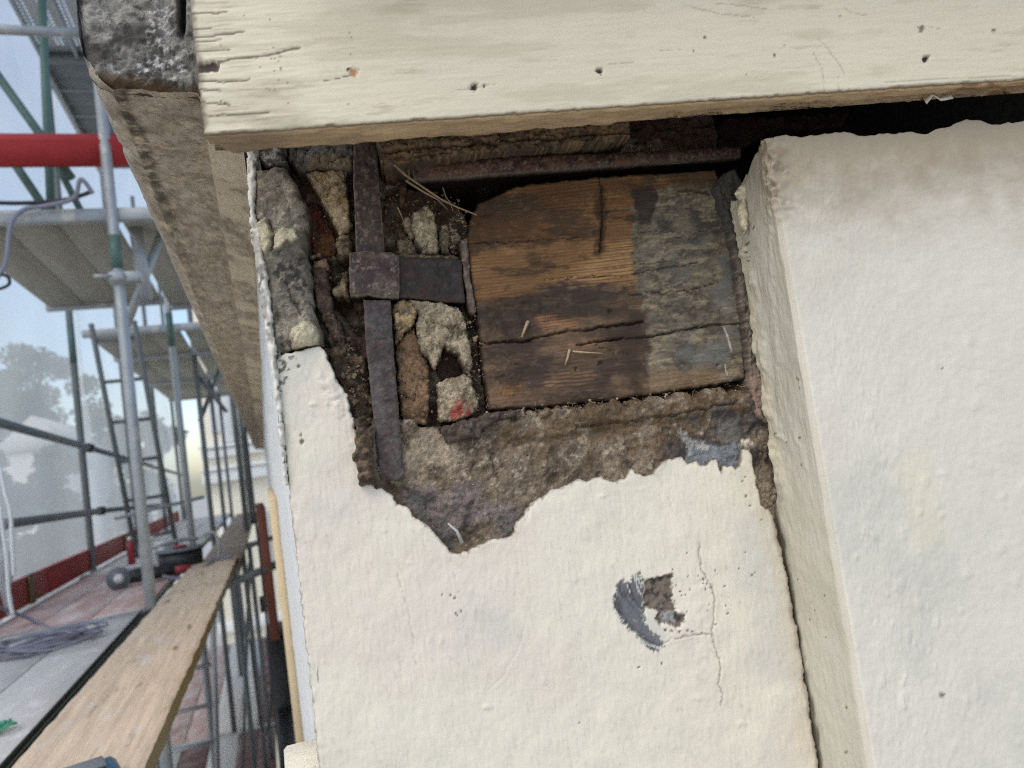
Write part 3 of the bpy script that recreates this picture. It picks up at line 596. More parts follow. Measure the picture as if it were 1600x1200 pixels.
# pier: proud of the wall on the right, plaster left face and rough front
pier = on_wall('plaster_pier', 'white rough plaster pier standing proud on the right of the open joint', 'pier', .41, 0, -.6)
def pier_sheet():
    s0, w1 = .4075, .0755; R = .006
    us = np.concatenate([np.arange(-.105, .02, .0013), np.geomspace(.0215, .62, 190)])
    # u<0: left face from back to front, u>0: front
    ts = np.concatenate([np.arange(-.60, -.33, .01), np.arange(-.33, .228, .0016)])
    U, T = np.meshgrid(us, ts)
    s = np.where(U < 0, s0, s0+U); w = np.where(U < 0, w1+U*(1-.34*sst(-.14, -.06, T)), w1)
    r = .003*(1-np.clip(np.abs(U)/R, 0, 1))**2
    s = s+r; w = w-r
    px, py = wpx(s, T, w)
    lf = (U < 0)
    nm = sst(-.004, .004, U)
    hfront = .0009*fbm(s, T, 11, 3, 3, .45)+.00022*fbm(s, T*.7, 420, 3, 13)+.00035*fbm(s, T*.8, 60, 4, 4)+.00015*fbm(s, T*.4, 240, 3, 5)
    for k in range(44):
        x, y = rng.uniform(1290, 1600), rng.uniform(520, 1200); a = rng.uniform(3, 9)
        hfront = hfront+.0007*(1-sst(.2, 1.1, np.hypot((px-x)/a, (py-y)/(a*1.8))+.4*fbm(px, py, .1, 3, k)))
    hleft = .0008*fbm(w*1.4, T, 30, 3, 6)+.0003*fbm(w*2, T*.4, 150, 4, 7)
    for pts in ([(1198, 300), (1204, 420), (1212, 560), (1222, 700)], [(1192, 520), (1200, 640), (1214, 720)], [(1240, 678), (1252, 700), (1256, 730)], [(1215, 675), (1224, 690)]):
        hleft = hleft+.0007*line(px, py, pts, 5, 4)
    # rotten frayed arris near the top
    rot = sst(.12, .2, T)*sst(.03, .0, np.abs(U-.0))
    fray = rot*(.0035*fbm(U, T, 120, 4, 44)+.003*fbm(U, T, 40, 3, 45))
    jx = sst(-.08, -.1, U)*.003*fbm(T, T*0, 110, 5, 46)
    s = s+np.where(lf, -hleft, 0)*(1-nm)+fray; w = w+hfront*nm-fray+0*jx
    # paint curling off the back edge of the left face
    curl = sst(-.070, -.092, U)*sst(-.12, -.05, T)
    s = s-curl*(.002+.0035*np.clip(fbm(T*1.0, U*.6, 45, 4, 47), -.4, 1))
    tt = T+sst(.15, .228, T)*(.004*fbm(s+w, s*0, 30, 4, 48)-.014*sst(.012, -.05, U)*sst(-.06, .03, U+.02)-.006*(1-sst(.0, .06, np.abs(s-.53)+.02*fbm(s, T, 40, 3, 3))))
    tt = tt+sst(.1, .228, T)*(-.013-.003*np.clip((s-.41)/.24, 0, 1.3))
    tt = tt-sst(.1, .228, T)*.03*sst(-.02, -.09, U)
    c = base(U, L(230, 224, 208)*.84)*(1+.025*fbm(s, T, 9, 4, 54)+.02*fbm(s, T, 120, 4, 56))[..., None]
    c = mixc(c, L(222, 210, 196)*.86, .5*sst(.1, .7, fbm(s, T, 8, 4, 57))); c = mixc(c, L(206, 206, 192)*.86, .5*sst(.15, .7, fbm(s, T, 7, 4, 58)))
    c = mixc(c, L(212, 206, 188)*.9, (1-nm))
    c = mixc(c, L(204, 196, 174)*.9, (1-nm)*.6*sst(-.2, .5, fbm(w, T, 18, 3, 55)))
    yl = mask(px, py, [(1400, 720), (1450, 715), (1475, 800), (1470, 870), (1420, 860)], 14, 18, .03); c = mixc(c, L(222, 214, 190)*.92, .6*yl)
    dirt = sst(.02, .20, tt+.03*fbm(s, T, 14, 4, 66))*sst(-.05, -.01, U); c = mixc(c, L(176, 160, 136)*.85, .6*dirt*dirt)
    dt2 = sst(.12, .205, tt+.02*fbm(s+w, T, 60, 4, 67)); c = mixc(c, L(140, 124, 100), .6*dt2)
    c = mixc(c, L(120, 100, 74), .6*rot*sst(.1, .5, fbm(U, T, 130, 4, 68)))
    c = mixc(c, L(214, 204, 176)*.9, .9*sst(-.078, -.09, U)*sst(-.14, -.02, T))
    jd = seg_dist(px, py, [(1190, 700), (1208, 800), (1230, 900), (1248, 1000), (1266, 1110), (1280, 1200), (1320, 1460)], False)
    c = mixc(c, L(90, 78, 62), .8*(1-sst(2, 9, jd+4*fbm(px, py*.3, .09, 4, 52)))*lf)
    hol = dots(px, py, [(1165, 349, 5), (1164, 372, 3), (1167, 385, 3), (1168, 395, 3), (1175, 325, 4), (1249, 685, 3), (1214, 676, 2.5), (1253, 725, 3), (1229, 690, 2), (1240, 910, 2), (1246, 905, 2), (1268, 940, 2), (1272, 955, 1.8), (1265, 968, 2), (1288, 930, 1.5), (1290, 995, 2), (1322, 1105, 3), (1321, 1175, 3.5), (1470, 1085, 5), (1505, 658, 1.5), (1472, 575, 1.5), (1248, 595, 2), (1245, 590, 2), (1250, 605, 1.8)])
    c = mixc(c, L(92, 74, 48), .85*hol)
    V = np.stack([s, w, tt], -1).reshape(-1, 3); i = np.arange(U.size).reshape(U.shape)
    q = np.stack([i[:-1, :-1], i[:-1, 1:], i[1:, 1:], i[1:, :-1]], -1)
    # top edge turned back so that the coat shows its thickness
    Vt = np.stack([s[-1]+np.where(us < 0, .010, 0), w[-1]-np.where(us < 0, 0, .012), tt[-1]-.002], -1)
    n0 = len(V); V = np.concatenate([V, Vt]); a = i[-1]; b = n0+np.arange(len(us))
    q = np.concatenate([q.reshape(-1, 4), np.stack([a[:-1], a[1:], b[1:], b[:-1]], -1)])
    cc = np.concatenate([np.clip(c, .01, .85).reshape(-1, 3), np.ones((len(us), 3))*L(120, 100, 76)])
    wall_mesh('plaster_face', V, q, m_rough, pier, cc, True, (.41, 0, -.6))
    mm = Mesh(); mm.box((.012, -.05, -6.4), (1.2, .10, .72)); mm.build('brick_core', m_dark, pier)
    V = [(.4075, .0, -7.), (.4075, .0755, -7.), (1.6, .0755, -7.), (.4075, 0, -.59), (.4075, .0755, -.59), (1.6, .0755, -.59)]
    wall_mesh('plaster_face', V, np.array([[0, 1, 4, 3], [1, 2, 5, 4]]), m_rough, pier, np.ones((6, 3))*L(228, 226, 216)*.9, False, (.41, 0, -.6))
pier_sheet()
# weathered splintered batten in the joint between timber and pier
bat = on_wall('wooden_batten', 'thin grey weathered wood batten wedged between timber end and pier', 'batten', .42, 0, .0)
rock('batten', [(1119, 290), (1136, 268), (1150, 262), (1176, 300), (1174, 350), (1180, 400), (1184, 460), (1192, 510), (1196, 560), (1204, 620), (1202, 660), (1186, 650), (1174, 590), (1166, 520), (1156, 450), (1146, 380), (1132, 330)], -.05, .002, bat, L(120, 108, 96), m_timber, 73, bevel=.004, rough=.0014, fq=60, col2=L(78, 72, 66), sh=(.42, 0, 0),
     hx=lambda S, T, px, py, d: .0012*fbm(S, T*.1, 330, 3, 5), cx=lambda c, S, T, px, py, d: mixc(mixc(c, L(66, 64, 58), .9*sst(420, 330, py)), L(138, 116, 102), .8*sst(540, 600, py)))
# peeling strip of paint at the head of the joint
pl = on_wall('paint_flake', 'curled cream paint flake peeling off the head of the pier', 'paint flake', .42, .02, .17)
rock('flake', [(1160, 286), (1170, 268), (1172, 290), (1168, 316), (1172, 345), (1166, 372), (1157, 352), (1152, 330), (1157, 312), (1150, 300)], .030, .0335, pl, L(212, 200, 168)*.95, m_plaster, 74, bevel=.002, rough=.0012, col2=L(190, 178, 148), sh=(.42, .02, .17), edge=.0004)

# ================================================================== TIMBER END, IRON
tim = on_wall('timber_beam', 'sawn brown timber beam end, cracked and half greyed, set in the broken wall', 'timber', .28, -.02, .02)
tp = [(729, 374), (738, 330), (752, 312), (775, 302), (800, 292), (850, 283), (930, 276), (1000, 272), (1060, 268), (1118, 264), (1132, 300), (1142, 360), (1150, 430), (1158, 500), (1166, 592), (1130, 600), (1060, 610), (960, 624), (850, 636), (764, 641), (754, 570), (746, 500), (736, 440)]
CRACKS = [([(750, 540), (790, 535), (830, 530), (880, 519), (920, 514), (960, 508), (1005, 503)], 3.2, .009), ([(752, 536), (775, 537), (830, 532)], 3, .006), ([(900, 538), (960, 532), (1010, 526), (1060, 517), (1100, 510), (1140, 506), (1156, 505)], 2.6, .008),
          ([(730, 380), (780, 378), (850, 374), (905, 371)], 1.6, .004), ([(850, 436), (920, 432), (985, 430), (1010, 424), (1060, 415), (1090, 410)], 1.8, .004), ([(935, 270), (940, 300), (942, 340), (938, 370), (936, 395)], 3, .006), ([(980, 460), (1050, 456), (1100, 450), (1120, 440)], 1.5, .003), ([(985, 365), (1050, 362), (1100, 360)], 1.5, .003), ([(930, 540), (960, 552), (985, 556)], 1.2, .002), ([(1062, 300), (1080, 298), (1110, 302)], 4, .004)]
def tim_h(S, T, px, py, d):
    q = T*345+3.*fbm(S*.3, T, 7, 2, 5)+.45*fbm(S*.35, T, 60, 3, 6)
    ring = np.abs(((q) % 1.)-.5)*2
    h = .0007*(ring**.7)-.0004+.0007*fbm(S*.15, T, 160, 4, 7)+.0016*fbm(S, T, 16, 3, 8)
    for p, wd, dp in CRACKS: h = h-dp*.7*line(px, py, p, wd*.72, 2.2)*(.55+.45*sst(-.3, .2, fbm(px, py, .03, 3, 77)))
    h = h-.003*mask(px, py, [(730, 300), (780, 300), (770, 330), (735, 350)], 10, 12, .05)
    h = h-.004*mask(px, py, [(755, 470), (900, 470), (860, 520), (760, 528)], 10, 14, .05)*(.5+.5*fbm(S, T, 120, 4, 9))
    h = h-.003*dots(px, py, [(1122, 570, 3), (938, 567, 5), (900, 577, 3), (953, 486, 5)])
    h = h+.0015*mask(px, py, [(775, 560), (805, 565), (815, 600), (790, 625), (770, 610)], 5, 10, .08)*np.abs(fbm(S, T, 260, 4, 10))*1.5
    return h
def tim_c(S, T, px, py, d, H):
    q = T*345+3.*fbm(S*.3, T, 7, 2, 5)+.45*fbm(S*.35, T, 60, 3, 6)
    ring = np.abs(((q) % 1.)-.5)*2
    org = mixc(base(S, L(160, 122, 82)*.74), L(78, 54, 34), sst(.35, .95, 1-ring)*.85)
    org = org*(1+.22*fbm(S*.3, T, 50, 4, 18))[..., None]
    org = mixc(org, L(96, 68, 44), .8*sst(-.15, .5, fbm(S*.6, T, 16, 5, 19)))
    org = mixc(org, L(58, 44, 32), .7*sst(.2, .6, fbm(S*.5, T, 60, 5, 29)))
    org = mixc(org, L(120, 82, 50), .55*mask(px, py, [(730, 300), (1000, 270), (1000, 376), (730, 376)], 5, 8, .05))
    org = mixc(org, org*1.5, maskh(px, py, [(730, 384), (985, 375), (992, 436), (850, 446), (736, 476)], 8, 8))
    brn = mixc(base(S, L(108, 86, 66)), L(68, 54, 46), sst(-.2, .5, fbm(S*.5, T, 40, 5, 20)))
    brn = mixc(brn, L(118, 96, 76), .5*sst(.2, .7, fbm(S*.3, T, 160, 5, 22, .7)))
    c = org
    c = mixc(c, L(74, 54, 38), .6*mask(px, py, [(720, 300), (990, 270), (990, 300), (880, 330), (800, 372), (720, 375)], 10, 16, .04))
    c = mixc(c, brn, maskh(px, py, [(720, 474), (800, 464), (850, 444), (960, 440), (1000, 470), (1060, 480), (1060, 640), (740, 660)], 7, 12))
    c = mixc(c, L(176, 124, 84), .6*maskh(px, py, [(840, 500), (870, 490), (905, 495), (900, 512), (850, 516)], 6, 8)*sst(.2, .6, ring))
    c = mixc(c, L(150, 116, 88), .8*maskh(px, py, [(856, 580), (890, 568), (925, 575), (935, 600), (880, 622), (850, 610)], 10, 12)*sst(.15, .55, ring))
    c = mixc(c, L(150, 114, 88), .6*maskh(px, py, [(890, 540), (915, 528), (922, 545), (900, 552)], 6, 5))
    c = mixc(c, L(130, 92, 58), .6*maskh(px, py, [(775, 606), (812, 600), (820, 622), (780, 628)], 8, 8))
    c = mixc(c, L(62, 50, 40), .75*sst(.1, .6, fbm(px*.25, py, .045, 6, 88, .7)))
    c = mixc(c, L(140, 120, 98), .2*sst(.35, .75, fbm(px*.3, py, .3, 4, 89)))
    c = mixc(c, L(58, 48, 40), .55*maskh(px, py, [(735, 470), (1020, 440), (1015, 640), (750, 650)], 12, 30)*sst(-.4, .4, fbm(px*.3, py, .06, 5, 91)))
    gry = mixc(base(S, L(112, 102, 86)), L(70, 64, 56), sst(-.6, .6, fbm(S*.6, T, 110, 6, 23, .8)))
    gry = mixc(gry, L(160, 144, 116), .6*sst(-.1, .7, fbm(S*.4, T, 160, 6, 24, .8)))
    gry = mixc(gry, L(100, 100, 96), .75*maskh(px, py, [(1050, 400), (1140, 380), (1165, 590), (1060, 570), (1070, 480)], 16, 22)*sst(-.4, .2, fbm(S, T, 30, 4, 25)))
    gm = mask(px, py, [(985, 300), (1010, 300), (1050, 285), (1100, 280), (1180, 280), (1200, 640), (1015, 640), (1010, 540), (1002, 470), (985, 400)], 4, 8, .07)
    c = mixc(c, gry, gm)
    c = mixc(c, L(112, 84, 54), .5*gm*mask(px, py, [(1000, 580), (1130, 575), (1130, 610), (1000, 615)], 6, 8, .05))
    c = mixc(c, L(46, 38, 32), .85*mask(px, py, [(988, 300), (1015, 292), (1030, 310), (1018, 330), (1012, 352), (998, 352), (990, 330)], 5, 8, .06))
    c = mixc(c, L(52, 38, 26), .8*np.maximum(line(px, py, [(940, 300), (940, 350), (934, 395)], 12, 6), 0))
    c = mixc(c, L(58, 46, 38), .8*mask(px, py, [(945, 500), (1010, 480), (1008, 625), (975, 610)], 10, 14, .04))
    c = mixc(c, L(64, 50, 38), .65*mask(px, py, [(725, 300), (790, 295), (800, 330), (742, 372)], 12, 14, .04))
    c = mixc(c, L(70, 52, 36), .65*mask(px, py, [(1040, 262), (1130, 262), (1130, 300), (1060, 300)], 8, 10, .04))
    for p, wd, dp in CRACKS: c = mixc(c, L(40, 31, 24), .6*line(px, py, p, wd*.65, 2.2))
    c = mixc(c, L(196, 190, 176), .7*gm*np.maximum(line(px, py, [(1130, 512), (1136, 530), (1142, 550)], 2, 1), line(px, py, [(1132, 570), (1136, 585)], 1.5, 1)))
    c = mixc(c, L(40, 32, 26), .8*(1-sst(.0, .003, d)))
    return np.clip(c, .006, .8)
relief('beam_end', tp, -.16, -.010, m_timber, tim, .0011, .003, .003, tim_h, tim_c, .0009, L(50, 40, 32), (.28, -.02, .02))
rock('edge_sliver', [(720, 374), (730, 370), (736, 440), (745, 484), (741, 490), (734, 486), (726, 440)], -.04, -.006, tim, L(128, 112, 100), m_timber, 75, bevel=.002, rough=.0008, col2=L(96, 80, 72), sh=(.28, -.02, .02), edge=.0004)

def iron(name, poly, w0, w1, root, seed, sh, c1=L(78, 66, 66), c2=L(52, 38, 38), rust=.5, bev=.002, hx=None, sp=.3):
    def hf(S, T, px, py, d):
        return .0009*fbm(S, T, 40, 4, seed)+.0006*fbm(S, T, 250, 4, seed+2)+(hx(S, T, px, py, d) if hx else 0)
    def cf(S, T, px, py, d, H):
        c = mixc(base(S, c1), c2, sst(-.5, .5, fbm(S, T, 70, 6, seed+3, .75)))
        c = mixc(c, L(84, 46, 38), rust*.8*sst(.0, .6, fbm(S, T, 120, 6, seed+5, .75)))
        c = mixc(c, L(142, 128, 114), sp*sst(.1, .6, fbm(S, T, 260, 5, seed+6, .8)))
        c = mixc(c, L(150, 136, 120), (sp+.1)*(1-sst(0, .0012, d)))
        return c
    return relief(name, poly, w0, w1, m_iron, root, .0011, bev, bev*.7, hf, cf, .0004, np.asarray(c2)*.8, sh, seed)
a1 = on_wall('iron_strap', 'rusty upper iron strap hanging down behind the pale board into the wedge clamp', 'iron strap', .085, 0, .16)
iron('strap', [(552, 205), (588, 203), (590, 250), (593, 300), (598, 350), (601, 392), (604, 398), (556, 398), (554, 330), (552, 280)], -.03, -.008, a1, 101, (.085, 0, .16), L(76, 64, 58), L(54, 43, 40), sp=.5)
a2 = on_wall('iron_anchor', 'horizontal iron wall anchor, speckled thick clamp with a dark plate reaching the timber', 'iron anchor', .085, 0, .13)
iron('clamp', [(546, 394), (575, 391), (612, 393), (623, 400), (624, 440), (623, 464), (600, 464), (575, 460), (547, 462), (545, 430)], -.03, -.0005, a2, 102, (.085, 0, .13), L(92, 80, 72), L(62, 49, 46), bev=.004, sp=.75)
iron('plate', [(618, 401), (660, 402), (721, 405), (724, 440), (727, 471), (690, 470), (660, 466), (620, 464)], -.03, -.007, a2, 103, (.085, 0, .13), L(52, 44, 40), L(40, 32, 30), sp=.1)
a3 = on_wall('iron_strap', 'flat dark grey lower iron strap running down from the clamp to the torn plaster', 'iron strap', .085, 0, -.02)
iron('strap', [(568, 468), (611, 469), (613, 520), (619, 600), (626, 680), (633, 747), (620, 751), (594, 748), (586, 680), (578, 600), (571, 530)], -.03, -.003, a3, 104, (.085, 0, -.02), L(76, 72, 70), L(58, 50, 48), sp=.2, rust=.35)
a4 = on_wall('iron_bar', 'long rusty iron bar lying horizontally above the timber beam', 'iron bar', .2, -.03, .2)
iron('bar', [(640, 256), (700, 250), (800, 243), (960, 236), (1060, 231), (1160, 226), (1160, 244), (1060, 250), (960, 258), (800, 268), (700, 276), (648, 278)], -.045, -.012, a4, 105, (.2, -.03, .2), L(110, 82, 62), L(60, 40, 36), bev=.006, sp=.6, rust=.6)

# ================================================================== FASCIA BOARD
brd = on_wall('fascia_board', 'thick cream painted wooden board across the top with nail holes', 'board', -.018, .085, .235)
BSH = (-.018, .085, .235)
NH = [(741, 135, 7), (937, 110, 6), (1448, 91, 6), (757, 134, 3)]
SPL = [([(296, 22), (345, 20), (355, 18)], 2.2), ([(300, 58), (330, 56), (380, 50)], 2.2), ([(300, 66), (345, 62)], 1.8), ([(298, 45), (330, 44)], 1.8), ([(305, 80), (360, 76)], 1.6), ([(340, 97), (365, 92), (400, 88), (425, 84), (440, 80), (468, 75)], 3), ([(505, 127), (530, 122), (545, 117)], 1.3), ([(705, 142), (735, 137), (775, 130)], 1.5), ([(310, 125), (350, 128), (390, 124)], 2), ([(308, 140), (345, 142)], 2.4), ([(312, 160), (360, 164)], 2), ([(318, 180), (380, 178), (420, 176)], 2), ([(1080, 10), (1130, 22), (1180, 26)], 1.5), ([(1120, 5), (1160, 8), (1200, 14)], 1.5), ([(950, 100), (990, 98)], 1.2),
       ([(1270, 80), (1285, 110), (1288, 140)], 1.3), ([(1280, 60), (1305, 90), (1320, 115)], 1.4), ([(1310, 120), (1312, 145)], 1.2), ([(1320, 12), (1330, 20), (1360, 24)], 1.2), ([(1430, 40), (1470, 45)], 1.2), ([(1380, 130), (1460, 124), (1590, 118)], 1.4), ([(1030, 80), (1070, 76)], 1.1)]
NOTCH = [(294, 103), (315, 98), (336, 96), (343, 101), (340, 108), (325, 112), (297, 114)]
def brd_h(S, T, px, py, d):
    h = .0004*fbm(S*.3, T, 30, 3, 3)+.00022*fbm(S*.06, T, 420, 4, 4)+.0001*fbm(S*.15, T, 800, 3, 6)
    end = sst(.1, .0, S+.018)
    h = h+end*.0005*fbm(S*.06, T, 420, 4, 5)
    for p, wd in SPL: h = h-(.0006 if p[0][0] < 460 else .0003)*line(px, py, p, wd*.95, 1.)
    h = h-.012*mask(px, py, NOTCH, 1.5, 2, .1)
    h = h-.006*dots(px, py, NH)-.001*dots(px, py, [(552, 112, 10)])
    return h
def brd_c(S, T, px, py, d, H):
    c = base(S, L(226, 216, 190)*.88)*(1+.03*fbm(S*.2, T, 24, 4, 8))[..., None]
    c = mixc(c, L(196, 184, 156)*.9, .45*sst(.1, .6, fbm(S*.15, T, 60, 4, 9)))
    c = mixc(c, L(170, 156, 128), .55*sst(.3, .75, fbm(S*.12, T, 110, 5, 19, .7))*sst(-.2, .4, fbm(S, T, 9, 3, 20)))
    end = sst(.13, .0, S+.018+.03*fbm(S*.2, T, 40, 3, 13))
    c = mixc(c, L(140, 132, 116), .5*end*sst(.2, .7, fbm(S*.06, T, 420, 4, 10)))
    c = mixc(c, L(105, 96, 84), .7*(1-sst(.001, .005, S+.0185+.003*fbm(S, T, 80, 4, 23))))
    for p, wd in SPL: c = mixc(c, L(84, 68, 52), (.85 if p[0][0] < 560 else .35)*line(px, py, p, wd*.95, 1.))
    c = mixc(c, L(66, 58, 50), mask(px, py, NOTCH, 2, 3, .1))
    c = mixc(c, L(44, 36, 30), dots(px, py, NH))
    c = mixc(c, L(176, 128, 84), dots(px, py, [(553, 113, 8)])); c = mixc(c, L(80, 60, 42), dots(px, py, [(545, 107, 4)]))
    sp = [(x, y, rng.uniform(1, 2.2)) for x, y in zip(rng.normal(440, 12, 26), rng.uniform(60, 165, 26))]
    sp += [(549+rng.uniform(-3, 3), y, 1.5) for y in (52, 58, 62, 74, 84)]+[(544, 163, 2), (421, 31, 2.2), (382, 25, 2), (345, 70, 2), (352, 160, 2.5), (345, 158, 2), (1313, 25, 2.4), (1440, 45, 6), (1102, 58, 3), (1552, 48, 4), (1083, 80, 2.5), (1166, 116, 2), (1210, 86, 3), (1225, 70, 2)]
    c = mixc(c, L(96, 82, 66), .8*dots(px, py, sp))
    c = mixc(c, L(110, 92, 70), .8*(1-sst(.0002, .0012, d+.0008*fbm(S*.3, T, 200, 3, 15))))
    return np.clip(c, .01, .85)
relief('paint_coat', [(-.018, .2365), (.95, .2365), (.95, .47), (-.018, .47)], .0975, .1005, m_paintwood, brd, .00115, .0025, .0015, brd_h, brd_c, .0005, L(150, 130, 100), BSH, st=True)
def board_body():
    # bare wood below the paint, ragged lower back edge
    xs = np.arange(-.0175, .95, .003); prof_w = np.concatenate([[.0978]*6, np.linspace(.0972, .0705, 12), [.070]*6])
    prof_t = np.concatenate([np.linspace(.47, .238, 6), np.full(12, .2352), np.linspace(.2375, .47, 6)])
    X, Wd = np.meshgrid(xs, prof_w, indexing='ij'); Tt = np.broadcast_to(prof_t, X.shape).copy()
    bott = np.broadcast_to(np.r_[np.zeros(6), np.ones(12), np.zeros(6)], X.shape)
    Tt = Tt+bott*(.0012*fbm(X*.2, Wd, 200, 4, 4)+.0008*fbm(X, Wd, 90, 3, 14))
    chip = sst(.30, .34, X)*sst(.089, .071, Wd)*(sst(-.1, .35, fbm(X, X*0, 30, 5, 8)))*.010+sst(.0905, .0705, Wd)*(.004+.004*fbm(X, X*0, 60, 4, 9))*sst(.2, .5, X)
    Tt = Tt+bott*chip; 
    endr = sst(.012, .0, X+.0175)*sst(.09, .07, Wd)*.008*bott; Tt = Tt+endr
    c = base(X, L(186, 160, 124)*.9)*(1+.15*fbm(X*.3, Wd, 90, 4, 3))[..., None]
    c = mixc(c, L(120, 104, 86), .7*sst(.12, .0, X+.02+.03*fbm(X, Wd, 40, 3, 6)))
    c = mixc(c, L(120, 84, 50), .7*sst(.3, .6, fbm(X*.3, Wd, 90, 4, 11))*sst(.4, .6, X))
    V = np.stack([X, Wd, Tt], -1).reshape(-1, 3); n, k = X.shape; i = np.arange(n*k).reshape(n, k)
    q = np.stack([i[:-1, :-1], i[:-1, 1:], i[1:, 1:], i[1:, :-1]], -1).reshape(-1, 4).tolist()
    q += [list(i[0][::-1]), list(i[-1])]
    wall_mesh('board_wood', V, q, m_barewood, brd, c.reshape(-1, 3), True, BSH)
board_body()
gut = on_wall('added_shade_gutter', 'unseen zinc gutter added above the cream board to shade its top', 'gutter', 0, .085, .44)  # unseen overhang, added so the upper part of the board falls darker
def gutter():
    m = Mesh(); n = 14
    for r0 in (.065,):
        A_ = [(.08-r0*math.cos(math.pi*k/n), -r0*math.sin(math.pi*k/n)+.07) for k in range(n+1)]; B_ = [(w*.97+.0024, t+.003) for w, t in A_]
        ring = A_+B_[::-1]; V = [(.02, w, t) for w, t in ring]+[(1.4, w, t) for w, t in ring]; N = len(ring)
        m.add(V, [(k, (k+1) % N, N+(k+1) % N, N+k) for k in range(N)]+[tuple(range(N))[::-1], tuple(range(N, 2*N))])
    wall_mesh('shade_trough', m.V, m.F, m_galv, gut, None, True)
gutter()
# curled paint shred under the board, on the right
sh_ = on_wall('paint_shred', 'small white curl of paint hanging from the underside of the board at right', 'paint flake', .56, .08, .23)
m = Mesh(); p0 = [(.553, .08, .2305), (.558, .083, .236), (.566, .081, .232), (.574, .085, .2315)]
V = []; 
for (s, w, t) in p0: V += [(s, w, t+.002), (s, w+.002, t-.002), (s, w+.0024, t-.0018), (s, w+.0006, t+.0024)]
F = [[0, 1, 2, 3], [12, 15, 14, 13]]
for k in range(3):
    for j in range(4): F.append([4*k+j, 4*k+(j+1) % 4, 4*k+4+(j+1) % 4, 4*k+4+j][::-1])
wall_mesh('curl', V, F, m_plaster, sh_, np.ones((16, 3))*L(228, 224, 212)*.9, False, (.56, .08, .23))

